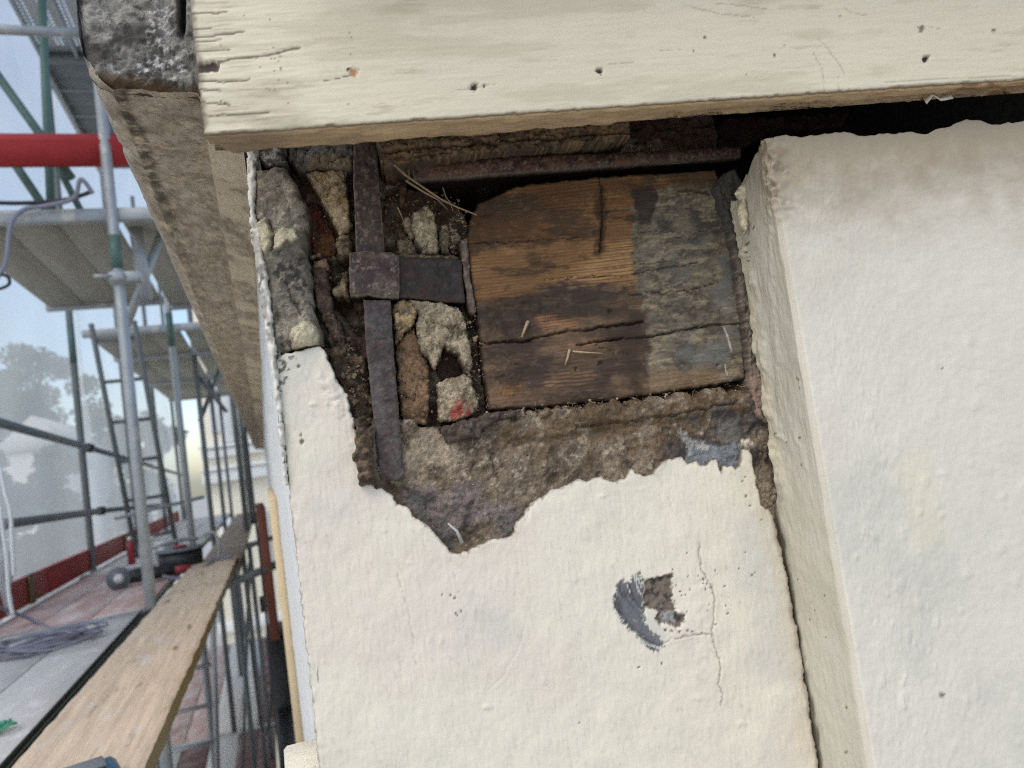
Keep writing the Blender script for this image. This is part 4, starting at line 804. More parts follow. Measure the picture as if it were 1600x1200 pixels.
# ================================================================== CORNICE
cor = thing('stone_cornice', 'long weathered stone eaves cornice, grey lichen end and brown moulded underside', 'cornice', (-.04, .6, CZ+.26))
COFF = np.array([-.04, .6, .26])
def cornice():
    prof = [(-.098, .50), (-.0975, .40), (-.097, .335), (-.094, .318), (-.089, .311), (-.082, .3085), (-.078, .3045), (-.073, .3060), (-.066, .3058), (-.045, .3050), (-.022, .3040), (-.0185, .3035), (-.0172, .2985), (-.012, .2972), (-.004, .2945), (.006, .2920), (.0125, .2905), (.0135, .2880), (.022, .2875)]
    P = np.array(prof); seg = np.hypot(*np.diff(P, axis=0).T); cum = np.r_[0, np.cumsum(seg)]
    u = np.concatenate([np.arange(0, .16, .008), np.arange(.16, cum[-1], .0022)])
    px_, pz = np.interp(u, cum, P[:, 0]), np.interp(u, cum, P[:, 1])
    ys = np.concatenate([np.arange(.60, .80, .003), np.geomspace(.803, 9.5, 230)])
    X = np.broadcast_to(px_, (len(ys), len(u))).copy(); Z = np.broadcast_to(pz, X.shape).copy(); Y = np.broadcast_to(ys[:, None], X.shape).copy(); U = np.broadcast_to(u, X.shape)
    und = sst(.17, .20, U)
    n = .0016*fbm(Y, U*1.5, 24, 5, 3)+.0009*fbm(Y, U, 120, 4, 4)
    joint = (1-sst(.0, .02, np.abs(Y-1.42+.02*fbm(U, Y, 60, 3, 6))))*.004
    Z = Z+(n-joint*0)*und+joint*und; X = X-n*(1-und)
    chip = sst(.25, .6, fbm(Y, Y*0+3, 16, 4, 9))*(1-sst(.0, .018, np.abs(U-.183)))*.006
    Z = Z+chip; X = X+chip*.6
    c = mixc(base(X, L(168, 156, 138)), L(136, 122, 104), sst(-.6, .6, fbm(Y+.5*U, U-.4*Y, 55, 6, 11, .75)))
    c = mixc(c, L(196, 178, 150), .6*sst(.0, .6, fbm(Y, U*.8, 70, 6, 12, .7)))
    c = mixc(c, L(82, 73, 64), .5*sst(.05, .7, fbm(Y+.4*U, U-.3*Y, 170, 6, 13, .8)))
    gr = (1-sst(.004, .012, np.abs(U-.208+.004*fbm(Y, U, 40, 3, 15)))); c = mixc(c, L(60, 52, 44), .8*gr*sst(1.4, .7, Y)*sst(-.5, .3, fbm(Y, U, 120, 4, 17)))
    c = mixc(c, L(196, 182, 156), .75*sst(.262, .268, U)*sst(-.3, .3, fbm(Y, U, 14, 3, 16)))
    c = mixc(c, L(196, 186, 168), .75*(1-sst(.0, .0025, np.abs(U-.183))))
    c = mixc(c, L(205, 198, 184), .8*mask(Y*100, U*1000, [(139, 185), (146, 185), (146, 200), (139, 198)], 2, 5, .2))
    c = mixc(c, L(120, 118, 112), (1-und))
    V = np.stack([X, Y, Z], -1).reshape(-1, 3)-COFF; i = np.arange(X.size).reshape(X.shape)
    q = np.stack([i[:-1, :-1], i[1:, :-1], i[1:, 1:], i[:-1, 1:]], -1).reshape(-1, 4)
    link('moulded_underside', new_mesh('moulded_underside', V, q, np.clip(c, .01, .8).reshape(-1, 3)), m_stone, cor)
    # front end: lichen covered, its lower edge broken
    xs = np.arange(-.0985, .03, .0014); zs = np.arange(0, 1.0001, .008)
    low = np.interp(xs, P[:, 0]+np.arange(len(P))*1e-7, P[:, 1])
    X, Q = np.meshgrid(xs, zs); Lw = np.broadcast_to(low, X.shape)+.0012*fbm(X, X*0, 200, 4, 31)
    Z = Lw+(Q**1.3)*(.50-Lw)
    Y = .6+.0025*fbm(X, Z, 50, 5, 21)+.0015*fbm(X, Z, 220, 4, 22)+.008*(1-sst(.0, .016, Z-Lw))**2+.004*sst(-.088, -.0985, X)
    # deep split next to the board
    spl = sst(.004, .0, np.abs(X+.021-.10*(Z-.40)))*sst(.345, .37, Z); Y = Y+.02*spl
    c = mixc(base(X, L(118, 116, 110)), L(78, 76, 72), sst(-.3, .4, fbm(X, Z, 60, 5, 23)))
    c = mixc(c, L(150, 148, 140), .7*sst(.0, .5, fbm(X, Z, 36, 4, 24)))
    wl = mask(X*1000, Z*1000, [(-62, 316), (-35, 316), (-28, 345), (-40, 372), (-52, 360), (-66, 335)], 8, 14, .05); c = mixc(c, L(205, 205, 202), .85*wl*sst(.0, .4, fbm(X, Z, 260, 5, 25, .75)))
    c = mixc(c, L(52, 50, 48), .7*sst(.2, .6, fbm(X, Z, 240, 6, 26, .75)))
    c = mixc(c, L(96, 100, 72), .5*sst(.38, .42, Z)*sst(.1, .5, fbm(X, Z, 60, 4, 27)))
    c = mixc(c, L(96, 78, 60), (1-sst(.003, .012, Z-Lw+.006*fbm(X, Z, 80, 4, 28))))
    c = mixc(c, L(30, 27, 25), spl)
    V = np.stack([X, Y, Z], -1).reshape(-1, 3)-COFF; i = np.arange(X.size).reshape(X.shape)
    q = np.stack([i[:-1, :-1], i[:-1, 1:], i[1:, 1:], i[1:, :-1]], -1).reshape(-1, 4)
    link('end_face', new_mesh('end_face', V, q, np.clip(c, .008, .8).reshape(-1, 3)), m_stone, cor)
cornice()
# ledge moulding low down on the side of the corner
led = thing('stone_ledge', 'small painted stone ledge sticking out low on the house corner', 'ledge', (.02, .66, CZ-.40))
def ledge():
    def block(x0, y0, z0, z1, nm):
        xs = np.linspace(x0, .022, 14); m = Mesh(); m.box((x0-.02, y0-.66, z0+.40), (.002, y0+.06-.66, z1+.40), .003)
        m.build(nm, m_ledge, led, smooth=False)
    block(-.011, .665, -.272, -.2435, 'ledge_top'); block(-.016, .662, -.40, -.2735, 'ledge_base')
m_ledge = M('ledge_paint', L(232, 224, 204)*.9, rough=.8, var=[(60, .06, I3)], bump=[(90, .003, I3), (500, .001, I3)])
ledge()

m_chip = M('plaster_chip', (.42, .40, .36), rough=.9)
# ================================================================== DEBRIS IN THE OPENING
def W3(px, py, w):
    s, t = wall(float(px), float(py), w); p = K+float(s)*Rw+w*Nw; return (p[0], p[1], CZ+float(t))
def twig(pts, r, label, mat=None, name='twig', group='dry twigs in the broken corner'):
    P = [W3(*p) for p in pts]; o = P[0]
    mm = Mesh(); n = len(P); mm.tube([(p[0]-o[0], p[1]-o[1], p[2]-o[2]) for p in P], [r*(1-.5*k/(n-1)) for k in range(n)], 6)
    ob = mm.build(name, mat or m_straw, smooth=True); ob.location = o
    return tag(ob, label, 'twig' if name == 'twig' else 'splinter', group)
twig([(616, 257, .004), (634, 274, .003), (660, 292, -.002), (690, 312, -.006), (715, 324, -.008), (745, 336, -.006)], .0013, 'longest dry twig slanting from the upper strap to the timber corner')
twig([(634, 282, .002), (662, 300, -.003), (684, 312, -.008), (700, 328, -.016)], .0011, 'shorter twig lying right under the longest slanting twig')
twig([(621, 324, -.008), (626, 334, -.01), (630, 344, -.012)], .0007, 'tiny upright twig left of the small round rubble stone')
twig([(692, 293, -.012), (696, 306, -.012), (704, 318, -.012), (708, 330, -.014)], .0007, 'thin bent twig sticking up through the slanting twigs')
twig([(638, 264, -.004), (640, 276, -.004), (636, 284, -.004)], .0008, 'short twig stub standing at the bend of the longest twig')
twig([(1030, 256, -.02), (1070, 254, -.02), (1110, 244, -.018), (1140, 232, -.018)], .0009, 'dark twig lying under the rusty bar near the pier', name='twig')
twig([(825, 502, -.008), (820, 514, -.006), (815, 527, -.006)], .0016, 'upright pale splinter standing over the timber crack', m_straw2, 'splinter', 'loose splinters on the timber')
twig([(890, 546, -.007), (887, 558, -.005), (883, 570, -.006)], .0014, 'pale yellow splinter hanging below the timber crack', m_straw2, 'splinter', 'loose splinters on the timber')
twig([(895, 549, -.006), (920, 551, -.005), (942, 552, -.006)], .0009, 'thin brown splinter lying level on the lower timber', m_straw2, 'splinter', 'loose splinters on the timber')
twig([(722, 848, .001), (714, 830, .004), (700, 818, .001)], .0018, 'white chip standing at the lowest tip of the torn plaster', m_chip, 'splinter', 'loose chips')
def stuff_debris():
    mm = Mesh()
    for k in range(80):
        z = rng.random()
        if z < .55: x = rng.uniform(745, 1170); y = 643-(x-760)*.108+rng.normal(3, 6); w = -.004
        elif z < .75: x = rng.normal(775, 20); y = rng.normal(595, 28); w = -.006
        elif z < .9: x = rng.normal(742, 8); y = rng.uniform(480, 640); w = -.006
        else: x = rng.normal(690, 25); y = rng.normal(332, 14); w = -.014
        a = rng.uniform(0, 3.14); l = rng.uniform(4, 15)*(.8 if z > .55 else 1)
        p = [(x, y, w), (x+l*.5*math.cos(a), y+l*.5*math.sin(a)*.6+rng.uniform(-1.5, 1.5), w+rng.uniform(0, .004)), (x+l*math.cos(a), y+l*math.sin(a)*.6, w)]
        mm.tube([W3(*q) for q in p], rng.uniform(.00015, .0003), 4, False)
    o = mm.build('straw_litter', m_straw, smooth=True); tag(o, kind='stuff')
    V = []; F = []; Cc = []
    ph = (1+5**.5)/2; ico = np.array([(-1, ph, 0), (1, ph, 0), (-1, -ph, 0), (1, -ph, 0), (0, -1, ph), (0, 1, ph), (0, -1, -ph), (0, 1, -ph), (ph, 0, -1), (ph, 0, 1), (-ph, 0, -1), (-ph, 0, 1)])/1.9
    fi = np.array([(0, 11, 5), (0, 5, 1), (0, 1, 7), (0, 7, 10), (0, 10, 11), (1, 5, 9), (5, 11, 4), (11, 10, 2), (10, 7, 6), (7, 1, 8), (3, 9, 4), (3, 4, 2), (3, 2, 6), (3, 6, 8), (3, 8, 9), (4, 9, 5), (2, 4, 11), (6, 2, 10), (8, 6, 7), (9, 8, 1)])
    pal = [L(150, 130, 102), L(118, 100, 80), L(88, 74, 60), L(70, 58, 48), L(172, 156, 130), L(104, 78, 66)]
    for k in range(1050):
        z = rng.random(); big = 1.
        if z < .26: f = rng.random(); x = 545+f*35+rng.normal(0, 9); y = 540+f*205; w = -.017; big = 1.3
        elif z < .40: x = rng.uniform(745, 1170); y = 648-(x-760)*.108+rng.normal(0, 5); w = -.006
        elif z < .54: x = rng.normal(716, 9); y = rng.uniform(330, 398); w = -.020; big = 1.5
        elif z < .64: x = rng.normal(742, 7); y = rng.uniform(490, 645); w = -.012
        elif z < .76: x = rng.uniform(600, 720); y = rng.uniform(300, 400); w = -.026; big = 1.6
        elif z < .86: x = rng.uniform(480, 560); y = rng.uniform(260, 470); w = -.032; big = 1.5
        elif z < .92: x = rng.uniform(612, 740); y = rng.uniform(580, 668); w = -.018; big = 1.2
        else: x = rng.uniform(600, 830); y = rng.uniform(680, 830); w = -.007; big = .8
        r = min(.0034, .0006*math.exp(rng.normal(0, .55)))*big; c = np.array(W3(x, y, w))
        v = ico*(1+.35*rng.standard_normal((12, 1)).clip(-1, 1))*np.array([1, rng.uniform(.6, 1.2), rng.uniform(.6, 1.2)])*r
        F.append(fi+len(V)*12); V.append(v+c); Cc.append(np.tile(pal[rng.integers(6)]*rng.uniform(.45, .95), (12, 1)))
    o = link('mortar_crumbs', new_mesh('mortar_crumbs', np.concatenate(V), np.concatenate(F), np.concatenate(Cc), False), m_mortar); tag(o, kind='stuff')
m_crumb = M('mortar_crumb', (.17, .14, .105), rough=.95, var=[(200, .5, I3)])
stuff_debris()

# ================================================================== SCAFFOLD
XI, XO = -.54, -1.25
BAYS = [1.63, 3.70, 5.77, 7.84, 9.91, 11.98]
ZD, ZU, ZT, ZL = -.52, 1.31, 3.2, -2.4
def pole(x, y, z0, z1, label, mat, green=None, couplers=()):
    t = thing('scaffold_pole', label, 'pole', (x, y, CZ+z0), group='upright scaffold poles')
    Mesh().tube([(0, 0, 0), (0, 0, z1-z0)], .0242, 14).build('tube', mat, t, smooth=True)
    for (a, b) in (green or []): Mesh().tube([(0, 0, a-z0), (0, 0, b-z0)], .0249, 14).build('paint_band', m_green, t, smooth=True)
    for zc in couplers:
        mm = Mesh(); mm.tube([(0, 0, zc-z0-.03), (0, 0, zc-z0+.03)], .034, 12); mm.box((.02, -.03, zc-z0-.025), (.10, .03, zc-z0+.025), .006)
        mm.tube([(-.02, -.04, zc-z0), (-.09, -.06, zc-z0)], .008, 6); mm.box((-.035, -.045, zc-z0-.02), (.03, -.022, zc-z0+.02), .004)
        mm.build('coupler', m_galv, t)
ordn = ['nearest', 'second', 'third', 'fourth', 'fifth', 'sixth']
inner = ['stout pale scaffold pole nearest, beside the long wooden plank, with a green band', 'inner scaffold pole standing behind the ladder and cable drum', 'third inner scaffold pole along the wooden plank', 'fourth inner scaffold pole before the far cream house', 'farthest inner scaffold pole before the far cream house']
for k, y in enumerate(BAYS[1:]):
    pole(XI, y, ZL, ZT if k else 2.4, inner[k], m_galv if k == 0 else m_galvd if k > 1 else m_galv, [(1.02, 1.18)] if k == 0 else ([(1.0, 1.25)] if k == 1 else None), (.98,) if k == 0 else ())
outer = ['dark outer scaffold pole in front of the netting, left of the ladder', 'outer scaffold pole seen right behind the ladder', 'third outer scaffold pole close to the netting', 'farthest outer scaffold pole close to the netting']
for k, y in enumerate((6.15, 8.2, 10.3, 12.4)):
    pole(XO, y, ZL, ZT+.6, outer[k], m_galvd, [(1.0, 1.3)] if k == 0 else None)
for k, y in enumerate((7.0, 9.0, 11.0)):
    pole(-.205, y, -.48, ZT-1.0, ['slim console pole nearest beside the cornice', 'second slim console pole under the cornice', 'farthest slim console pole by the far house'][k], m_galvd)
# decks: planks as parts
def deck(name, label, y0, y1, z, cols, mats, end_mat, under=None, group='scaffold decks', th=.045):
    t = thing(name, label, 'scaffold deck', ((cols[0][0]+cols[-1][1])/2, y0, CZ+z-th), group=group); off = ((cols[0][0]+cols[-1][1])/2, y0, z-th)
    for (a, b), mt in zip(cols, mats):
        Mesh().box((a, y0+.03, z-.012), (b, y1-.03, z), .002).build('plank', mt, t, off)
        if under: Mesh().box((a+.001, y0+.04, z-.03), (b-.001, y1-.04, z-.0125)).build('underside', under, t, off)
        if mt is m_ply: continue
        mm = Mesh()
        for X in (a, b-.018): mm.box((X, y0+.03, z-th), (X+.018, y1-.03, z-.0305), .002)
        mm.build('side_rail', end_mat, t, off)
    mm = Mesh(); mm.box((cols[0][0]-.02, y0-.02, z-.055), (cols[-1][1]+.02, y0+.027, z+.004), .004); mm.build('end_beam', m_galv, t, off)
    mm = Mesh(); mm.box((cols[0][0]-.02, y1-.027, z-.055), (cols[-1][1]+.02, y1+.018, z+.004), .004); mm.build('end_beam', m_galv, t, off)
    return t
C3 = [(-1.225, -1.01), (-1.004, -.79), (-.784, -.575)]
deck('scaffold_deck', 'dusty grey scaffold deck in the near left corner under the cable coil', 1.6, 3.6, ZD, C3, [m_redtop, m_decktop, m_decktop], m_dkgreen, m_ply)
deck('scaffold_deck', 'worn reddish scaffold deck under the angle grinder and drum', 3.64, 5.72, ZD, C3, [m_redtop]*3, m_dkgreen, m_ply)
for k, (a, b) in enumerate(((5.79, 7.8), (7.86, 9.88), (9.93, 12.0))):
    deck('scaffold_deck', ['grey scaffold deck bay just behind the cable drum', 'second deck bay behind the cable drum', 'farthest deck bay at walking height'][k], a, b, ZD, C3, [m_decktop]*3, m_dkgreen, m_ply)
CU = [(-1.225, -1.01), (-1.007, -.79), (-.787, -.555)]
deck('scaffold_deck', 'plywood scaffold deck overhead seen from below, nearest bay', 3.72, 5.5, ZU, CU, [m_ply]*3, m_ply, m_ply)
deck('scaffold_deck', 'narrow overhead scaffold deck beside the cornice, nearest bay', 3.72, 5.7, ZU, [(-.515, -.20)], [m_ply], m_ply, m_ply)
for k, (a, b) in enumerate(((6.5, 7.8), (7.86, 9.88), (9.93, 12.0))):
    n = ['second', 'third', 'farthest'][k]
    deck('scaffold_deck', n+' overhead scaffold deck bay beyond the ladder hatch', a, b, ZU, CU, [m_ply]*3, m_galvd, m_ply)
    deck('scaffold_deck', n+' narrow overhead deck bay beside the cornice', max(a, 5.79), b, ZU, [(-.515, -.20)], [m_ply], m_galvd, m_ply)
# perforated metal deck far overhead
def perf():
    t = thing('metal_deck', 'perforated grey metal deck high overhead in the top left corner', 'scaffold deck', (-1.0, 3.9, CZ+ZT), group='scaffold decks'); off = (-1.0, 3.9, ZT)
    nx, ny = 33, 96; x0, x1, y0, y1 = -1.2, -.72, 3.9, 5.74
    xs = np.linspace(x0, x1, nx); ys = np.linspace(y0, y1, ny)
    V = [(x, y, ZT) for y in ys for x in xs]; F = []
    for j in range(ny-1):
        for i in range(nx-1):
            if i % 2 == 1 and j % 2 == 1 and (i // 4) % 2 == 0 and 3 < j < ny-5: continue
            a = j*nx+i; F.append((a, a+nx, a+nx+1, a+1))
    mm = Mesh(); mm.add(V, F); mm.build('sheet', m_alu, t, off)
    mm = Mesh()
    for X in (x0, (x0+x1)/2-.01, x1-.02): mm.box((X, y0, ZT-.05), (X+.02, y1, ZT-.002))
    mm.build('side_rail', m_galv, t, off)
    mm = Mesh(); mm.box((x0, y1, ZT-.06), (x1, y1+.04, ZT)); mm.build('end_beam', m_galvd, t, off)
perf()
t = thing('metal_deck', 'ribbed metal deck bay behind the perforated one, high overhead', 'scaffold deck', (-1., 5.85, CZ+ZT), group='scaffold decks'); off = (-1., 5.85, ZT)
for k in range(9):
    y = 5.86+k*.22; Mesh().box((-1.19, y, ZT-.03+.012*(k % 2)), (-.74, y+.20, ZT-.004), .004).build('rib', m_galvd, t, off)
Mesh().box((-1.22, 5.85, ZT-.08), (-1.19, 7.9, ZT), .003).build('side_rail', m_alu, t, off)
# rails, boards, braces
def tube_thing(name, label, cat, a, b, r, mat, group=None, ends=None):
    t = thing(name, label, cat, (a[0], a[1], CZ+a[2]), group=group)
    Mesh().tube([(0, 0, 0), tuple(b[i]-a[i] for i in range(3))], r, 12).build('tube', mat, t, smooth=True)
    for f, rr, mt in (ends or []):
        p = [(b[i]-a[i])*f for i in range(3)]; d = Vector([b[i]-a[i] for i in range(3)]).normalized()*.05
        Mesh().tube([(p[0]-d.x, p[1]-d.y, p[2]-d.z), (p[0]+d.x, p[1]+d.y, p[2]+d.z)], rr, 10).build('joint', mt, t, smooth=True)
G = 'guard rails of the scaffold'
tube_thing('guard_rail', 'upper outer guard rail sloping down past the ladder', 'rail', (-1.2, 3.6, .445), (-1.2, 6.15, .365), .024, m_galvd, G, [(1., .034, m_black)])
tube_thing('guard_rail', 'thin continuation of the upper guard rail behind the ladder', 'rail', (-1.2, 6.15, .365), (-1.2, 12.4, .15), .02, m_galvd, G)
tube_thing('guard_rail', 'lower outer guard rail rising from the white ropes', 'rail', (-1.2, 3.6, -.058), (-1.2, 6.35, -.108), .024, m_galvd, G, [(1., .034, m_black), (.18, .03, m_alu)])
tube_thing('guard_rail', 'thin continuation of the lower guard rail behind the ladder', 'rail', (-1.2, 6.35, -.108), (-1.2, 12.4, -.27), .02, m_galvd, G)
tube_thing('guard_rail', 'thin bright bar crossing the ladder low down', 'rail', (-1.05, 6.0, -.17), (-.5, 6.6, -.12), .014, m_galv, G)
tube_thing('guard_rail', 'level grey handrail across the top left corner', 'rail', (-1.3, 3.72, 2.17), (-.56, 3.72, 2.17), .022, m_galv, G)
B = 'thin green braces above the overhead deck'
tube_thing('brace', 'upper left green brace ending behind the red board', 'brace', (-1.0, 3.86, 2.05), (-.72, 3.86, 1.52), .02, m_green, B)
tube_thing('brace', 'green brace left below the red board', 'brace', (-1.03, 3.95, 1.75), (-.83, 3.95, 1.34), .02, m_green, B)
tube_thing('brace', 'green brace right below the red board', 'brace', (-.84, 3.95, 1.75), (-.70, 3.95, 1.36), .016, m_green, B)
tube_thing('brace', 'green upright pole crossing behind the red board', 'brace', (-.86, 4.3, 2.75), (-.92, 4.3, 1.32), .022, m_green, B)
tube_thing('brace', 'pale diagonal brace from the near pole up to the cornice', 'brace', (-.575, 3.95, .78), (-.36, 3.95, 1.27), .021, m_galv, B)
tube_thing('brace', 'short upright tube hanging under the overhead deck beam', 'brace', (-.475, 3.9, 1.30), (-.455, 3.9, .92), .03, m_galv, B)
tube_thing('brace', 'dark diagonal brace far along under the decks', 'brace', (-.56, 7.9, .60), (-.30, 7.9, 1.15), .022, m_galvd, B)
tube_thing('brace', 'dark crossing brace far along near the cornice end', 'brace', (-.30, 7.85, .66), (-.56, 7.85, 1.1), .02, m_galvd, B)
t = thing('end_board', 'bright red end board across the scaffold at the top left', 'toe board', (-.9, 3.70, CZ+1.53), group='red toe boards')
Mesh().box((-.45, -.015, 0), (.50, .015, .148), .003).build('board', m_redb, t) if False else None
m_redb = M('bright_red_board', (.38, .03, .03), rough=.8, spec=.4, var=[(12, .12, I3)])
mm = Mesh(); mm.add([(x, y, z) for x in (-.45, .52) for y, z in ((.05, .012), (-.02, .10), (.02, .148), (.05, .14), (.08, .012))], [(0, 1, 6, 5), (1, 2, 7, 6), (2, 3, 8, 7), (3, 4, 9, 8), (4, 0, 5, 9), (0, 4, 3, 2, 1), (5, 6, 7, 8, 9)]); mm.build('board', m_redb, t)
for k, (a, b) in enumerate(((2.2, 5.0), (5.02, 7.8), (7.82, 12.))):
    t = thing('toe_board', ['long dark red toe board along the netting, nearest length', 'second dark red toe board, behind the ladder foot', 'farthest dark red toe board'][k], 'toe board', (-1.275, a, CZ+ZD), group='red toe boards')
    Mesh().box((-.016, 0, .003), (.016, b-a, .15), .003).build('board', m_red, t)
    mm = Mesh(); mm.box((.0165, b-a-.35, .0), (.03, b-a-.27, .16), .003); mm.build('bracket', m_plankside, t)
# upper deck outer toe board / dark boards seen above the overhead deck at right
t = thing('toe_board', 'dark brown board standing on the overhead deck beside the cornice', 'toe board', (-.33, 4.6, CZ+ZU+.005), group='red toe boards')
Mesh().box((-.17, 0, 0), (.2, .03, .28), .004).build('board', m_brownred, t)
# ladder
lad = thing('ladder', 'grey metal ladder leaning between the decks in front of the netting', 'ladder', (-.9, 6.6, CZ+ZD))
for x0, x1 in ((-1.03, -1.085), (-.735, -.80)): Mesh().tube([(x0+.9, 0, 0), (x1+.9, -.6, 1.78)], .019, 8).build('stile', m_galvd, lad, smooth=True)
for k in range(6):
    f = (.16+k*.30)/1.78; Mesh().tube([(-.13-.055*f, -.6*f, 1.78*f), (.165-.065*f, -.6*f, 1.78*f)], .014, 8).build('rung', m_galvd, lad, smooth=True)
# long working plank by the wall
pk = thing('wooden_plank', 'long worn wooden plank running along the scaffold beside the house', 'plank', (-.36, 1.0, CZ-.525))
def plank():
    def seg(y0, y1, nm, dx0, dx1, dz):
        X, Y = np.meshgrid(np.linspace(0, 1, 40), np.linspace(y0, y1, 200)); f = (Y-1.0)/7.
        xl = -.520+f*.075+dx0; xr = -.262+f*.075+dx1
        x = xl+(xr-xl)*X; ed = np.minimum(X, 1-X)
        z = -.482+dz+.0012*fbm(x*3, Y*.25, 40, 4, 6)+.0012*fbm(x, Y*.08, 120, 3, 7)-.004*(1-sst(0, .02, ed))**2
        x = x+np.where(X > .98, .003*fbm(Y, Y*0, 12, 4, 8), 0)-np.where(X < .02, .003*fbm(Y, Y*0, 12, 4, 9), 0)
        V = np.stack([x+.36, Y-1.0, z+.525], -1); i = np.arange(X.size).reshape(X.shape)
        q = np.stack([i[:-1, :-1], i[:-1, 1:], i[1:, 1:], i[1:, :-1]], -1).reshape(-1, 4)
        link(nm, new_mesh(nm, V.reshape(-1, 3), q), m_plank, pk)
        mm = Mesh()
        for a in range(200-1):
            for cidx, sg in ((0, -1), (39, 1)):
                p, r_ = V[a, cidx], V[a+1, cidx]; o = [(p[0], p[1], p[2]), (r_[0], r_[1], r_[2]), (r_[0], r_[1], .0+dz), (p[0], p[1], dz)]
                mm.add(o, [(0, 1, 2, 3)] if sg > 0 else [(3, 2, 1, 0)])
        mm.add([V[0, 0], V[0, 39], (V[0, 39][0], V[0, 39][1], 0), (V[0, 0][0], V[0, 0][1], 0)], [(3, 2, 1, 0)])
        mm.build('plank_edge', m_plankside, pk)
    seg(1.05, 5.05, 'plank_top', 0, 0, 0)
plank()
pk2 = thing('wooden_plank', 'second grey wooden plank continuing beyond the first, by the far house', 'plank', (-.36, 5.0, CZ-.565))
Mesh().box((-.10, -.15, 0), (.155, 6.5, .043), .003).build('plank_top', M('grey_plank', (.27, .235, .19), rough=.9, var=[(30, .2, (1, .1, 1))]), pk2)
# dark green metal channel between deck and plank
t = thing('metal_channel', 'dark green metal channel between the grey deck and the wooden plank', 'channel', (-.545, 1.2, CZ-.56))
for k, (a, b, z) in enumerate(((-.024, -.018, .052), (-.010, -.004, .046), (.004, .010, .046), (.016, .022, .05))):
    Mesh().box((a, 0, 0), (b, 2.42, z), .001).build('rib', m_dkgreen, t)
Mesh().box((-.024, 0, -.004), (.022, 2.42, -.0005)).build('base', m_dkgreen, t)

# netting
def net(name, label, x0, y0, y1, z0, z1, seed):
    Y, Z = np.meshgrid(np.linspace(y0, y1, 80), np.linspace(z0, z1, 60))
    X = x0+.05*fbm(Y, Z*.3, .8, 3, seed)+.02*fbm(Y, Z, 3, 2, seed+2)
    V = np.stack([X-x0, Y-y0, Z-z0], -1).reshape(-1, 3); i = np.arange(X.size).reshape(X.shape)
    q = np.stack([i[:-1, :-1], i[:-1, 1:], i[1:, 1:], i[1:, :-1]], -1).reshape(-1, 4)
    o = link(name, new_mesh(name, V, q), m_net); o.location = (x0, y0, CZ+z0); tag(o, label, 'netting', 'white scaffold netting')
    return o
net('scaffold_netting', 'white translucent netting hung behind the nearest outer poles', -1.40, 1.5, 7.2, -2.6, 5.5, 3)
net('scaffold_netting', 'far white netting hung behind the ladder and cable drum', -1.43, 7.1, 14.7, -2.6, 5.5, 8)

# things on the deck
def at(px, py, z): p = at_z(px, py, z); return Vector((p[0], p[1], CZ+z))
def curve_pts(P, n=8):
    P = [Vector(p) for p in P]; out = []
    for i in range(len(P)-1):
        p0 = P[max(i-1, 0)]; p1 = P[i]; p2 = P[i+1]; p3 = P[min(i+2, len(P)-1)]
        for k in range(n):
            t_ = k/n; out.append(.5*((2*p1)+(-p0+p2)*t_+(2*p0-5*p1+4*p2-p3)*t_*t_+(-p0+3*p1-3*p2+p3)*t_**3))
    return out+[P[-1]]
def cable(name, label, cat, P, r, mat, group=None, n=8):
    Q = curve_pts(P, n); o = Q[0].copy(); ob = Mesh().tube([q-o for q in Q], r, 8).build(name, mat, smooth=True); ob.location = o
    return tag(ob, label, cat, group)
# cable coil
o = at(70, 1012, ZD)
pts = []
for k in range(260):
    a = k*.30; q_ = int(a/6.283); r = .06+.008*q_+.008*math.sin(a*2+q_)
    pts.append((.05*math.sin(q_*2.3)+1.15*r*math.cos(a), .06*math.cos(q_*1.7)+1.0*r*math.sin(a)*(1+.25*math.sin(q_)), .008+.0022*q_+.006*math.sin(a*3+q_)))
cc = Mesh().tube(pts, .0048, 6).build('cable_coil', m_cable, smooth=True); cc.location = o; tag(cc, 'tangled grey cable coil lying on the near deck', 'cable')
cable('cable', 'single cable running from the coil up to the white ropes', 'cable', [at(90, 990, ZD), at(50, 975, ZD)+Vector((0, 0, .02)), Vector((-1.18, 3.6, CZ-.30)), Vector((-1.2, 3.55, CZ-.05))], .008, m_cable)
# cable drum lying on its side
dr = thing('cable_drum', 'black cable drum with grey frame standing on the far deck', 'cable drum', at(285, 893, ZD))
Mesh().tube([(0, 0, .012), (0, 0, .13)], .125, 24).build('cable_winding', m_black, dr, smooth=False)
for z in (.0, .13): Mesh().tube([(0, 0, z), (0, 0, z+.012)], .14, 24).build('flange', m_greyp if z else m_black, dr)
Mesh().tube([(0, 0, .145), (0, 0, .16)], .04, 16).build('hub', m_redp, dr)
Mesh().tube(curve_pts([(.14, -.05, .0), (.20, -.03, .02), (.22, 0, .12), (.20, .03, .2), (.14, .05, .2)], 5), .01, 8).build('frame', m_galv, dr, smooth=True)
Mesh().tube(curve_pts([(-.2, -.02, .17), (-.1, -.05, .18), (0, 0, .19), (.1, .05, .18)], 5), .012, 8).build('handle', m_galv, dr, smooth=True)
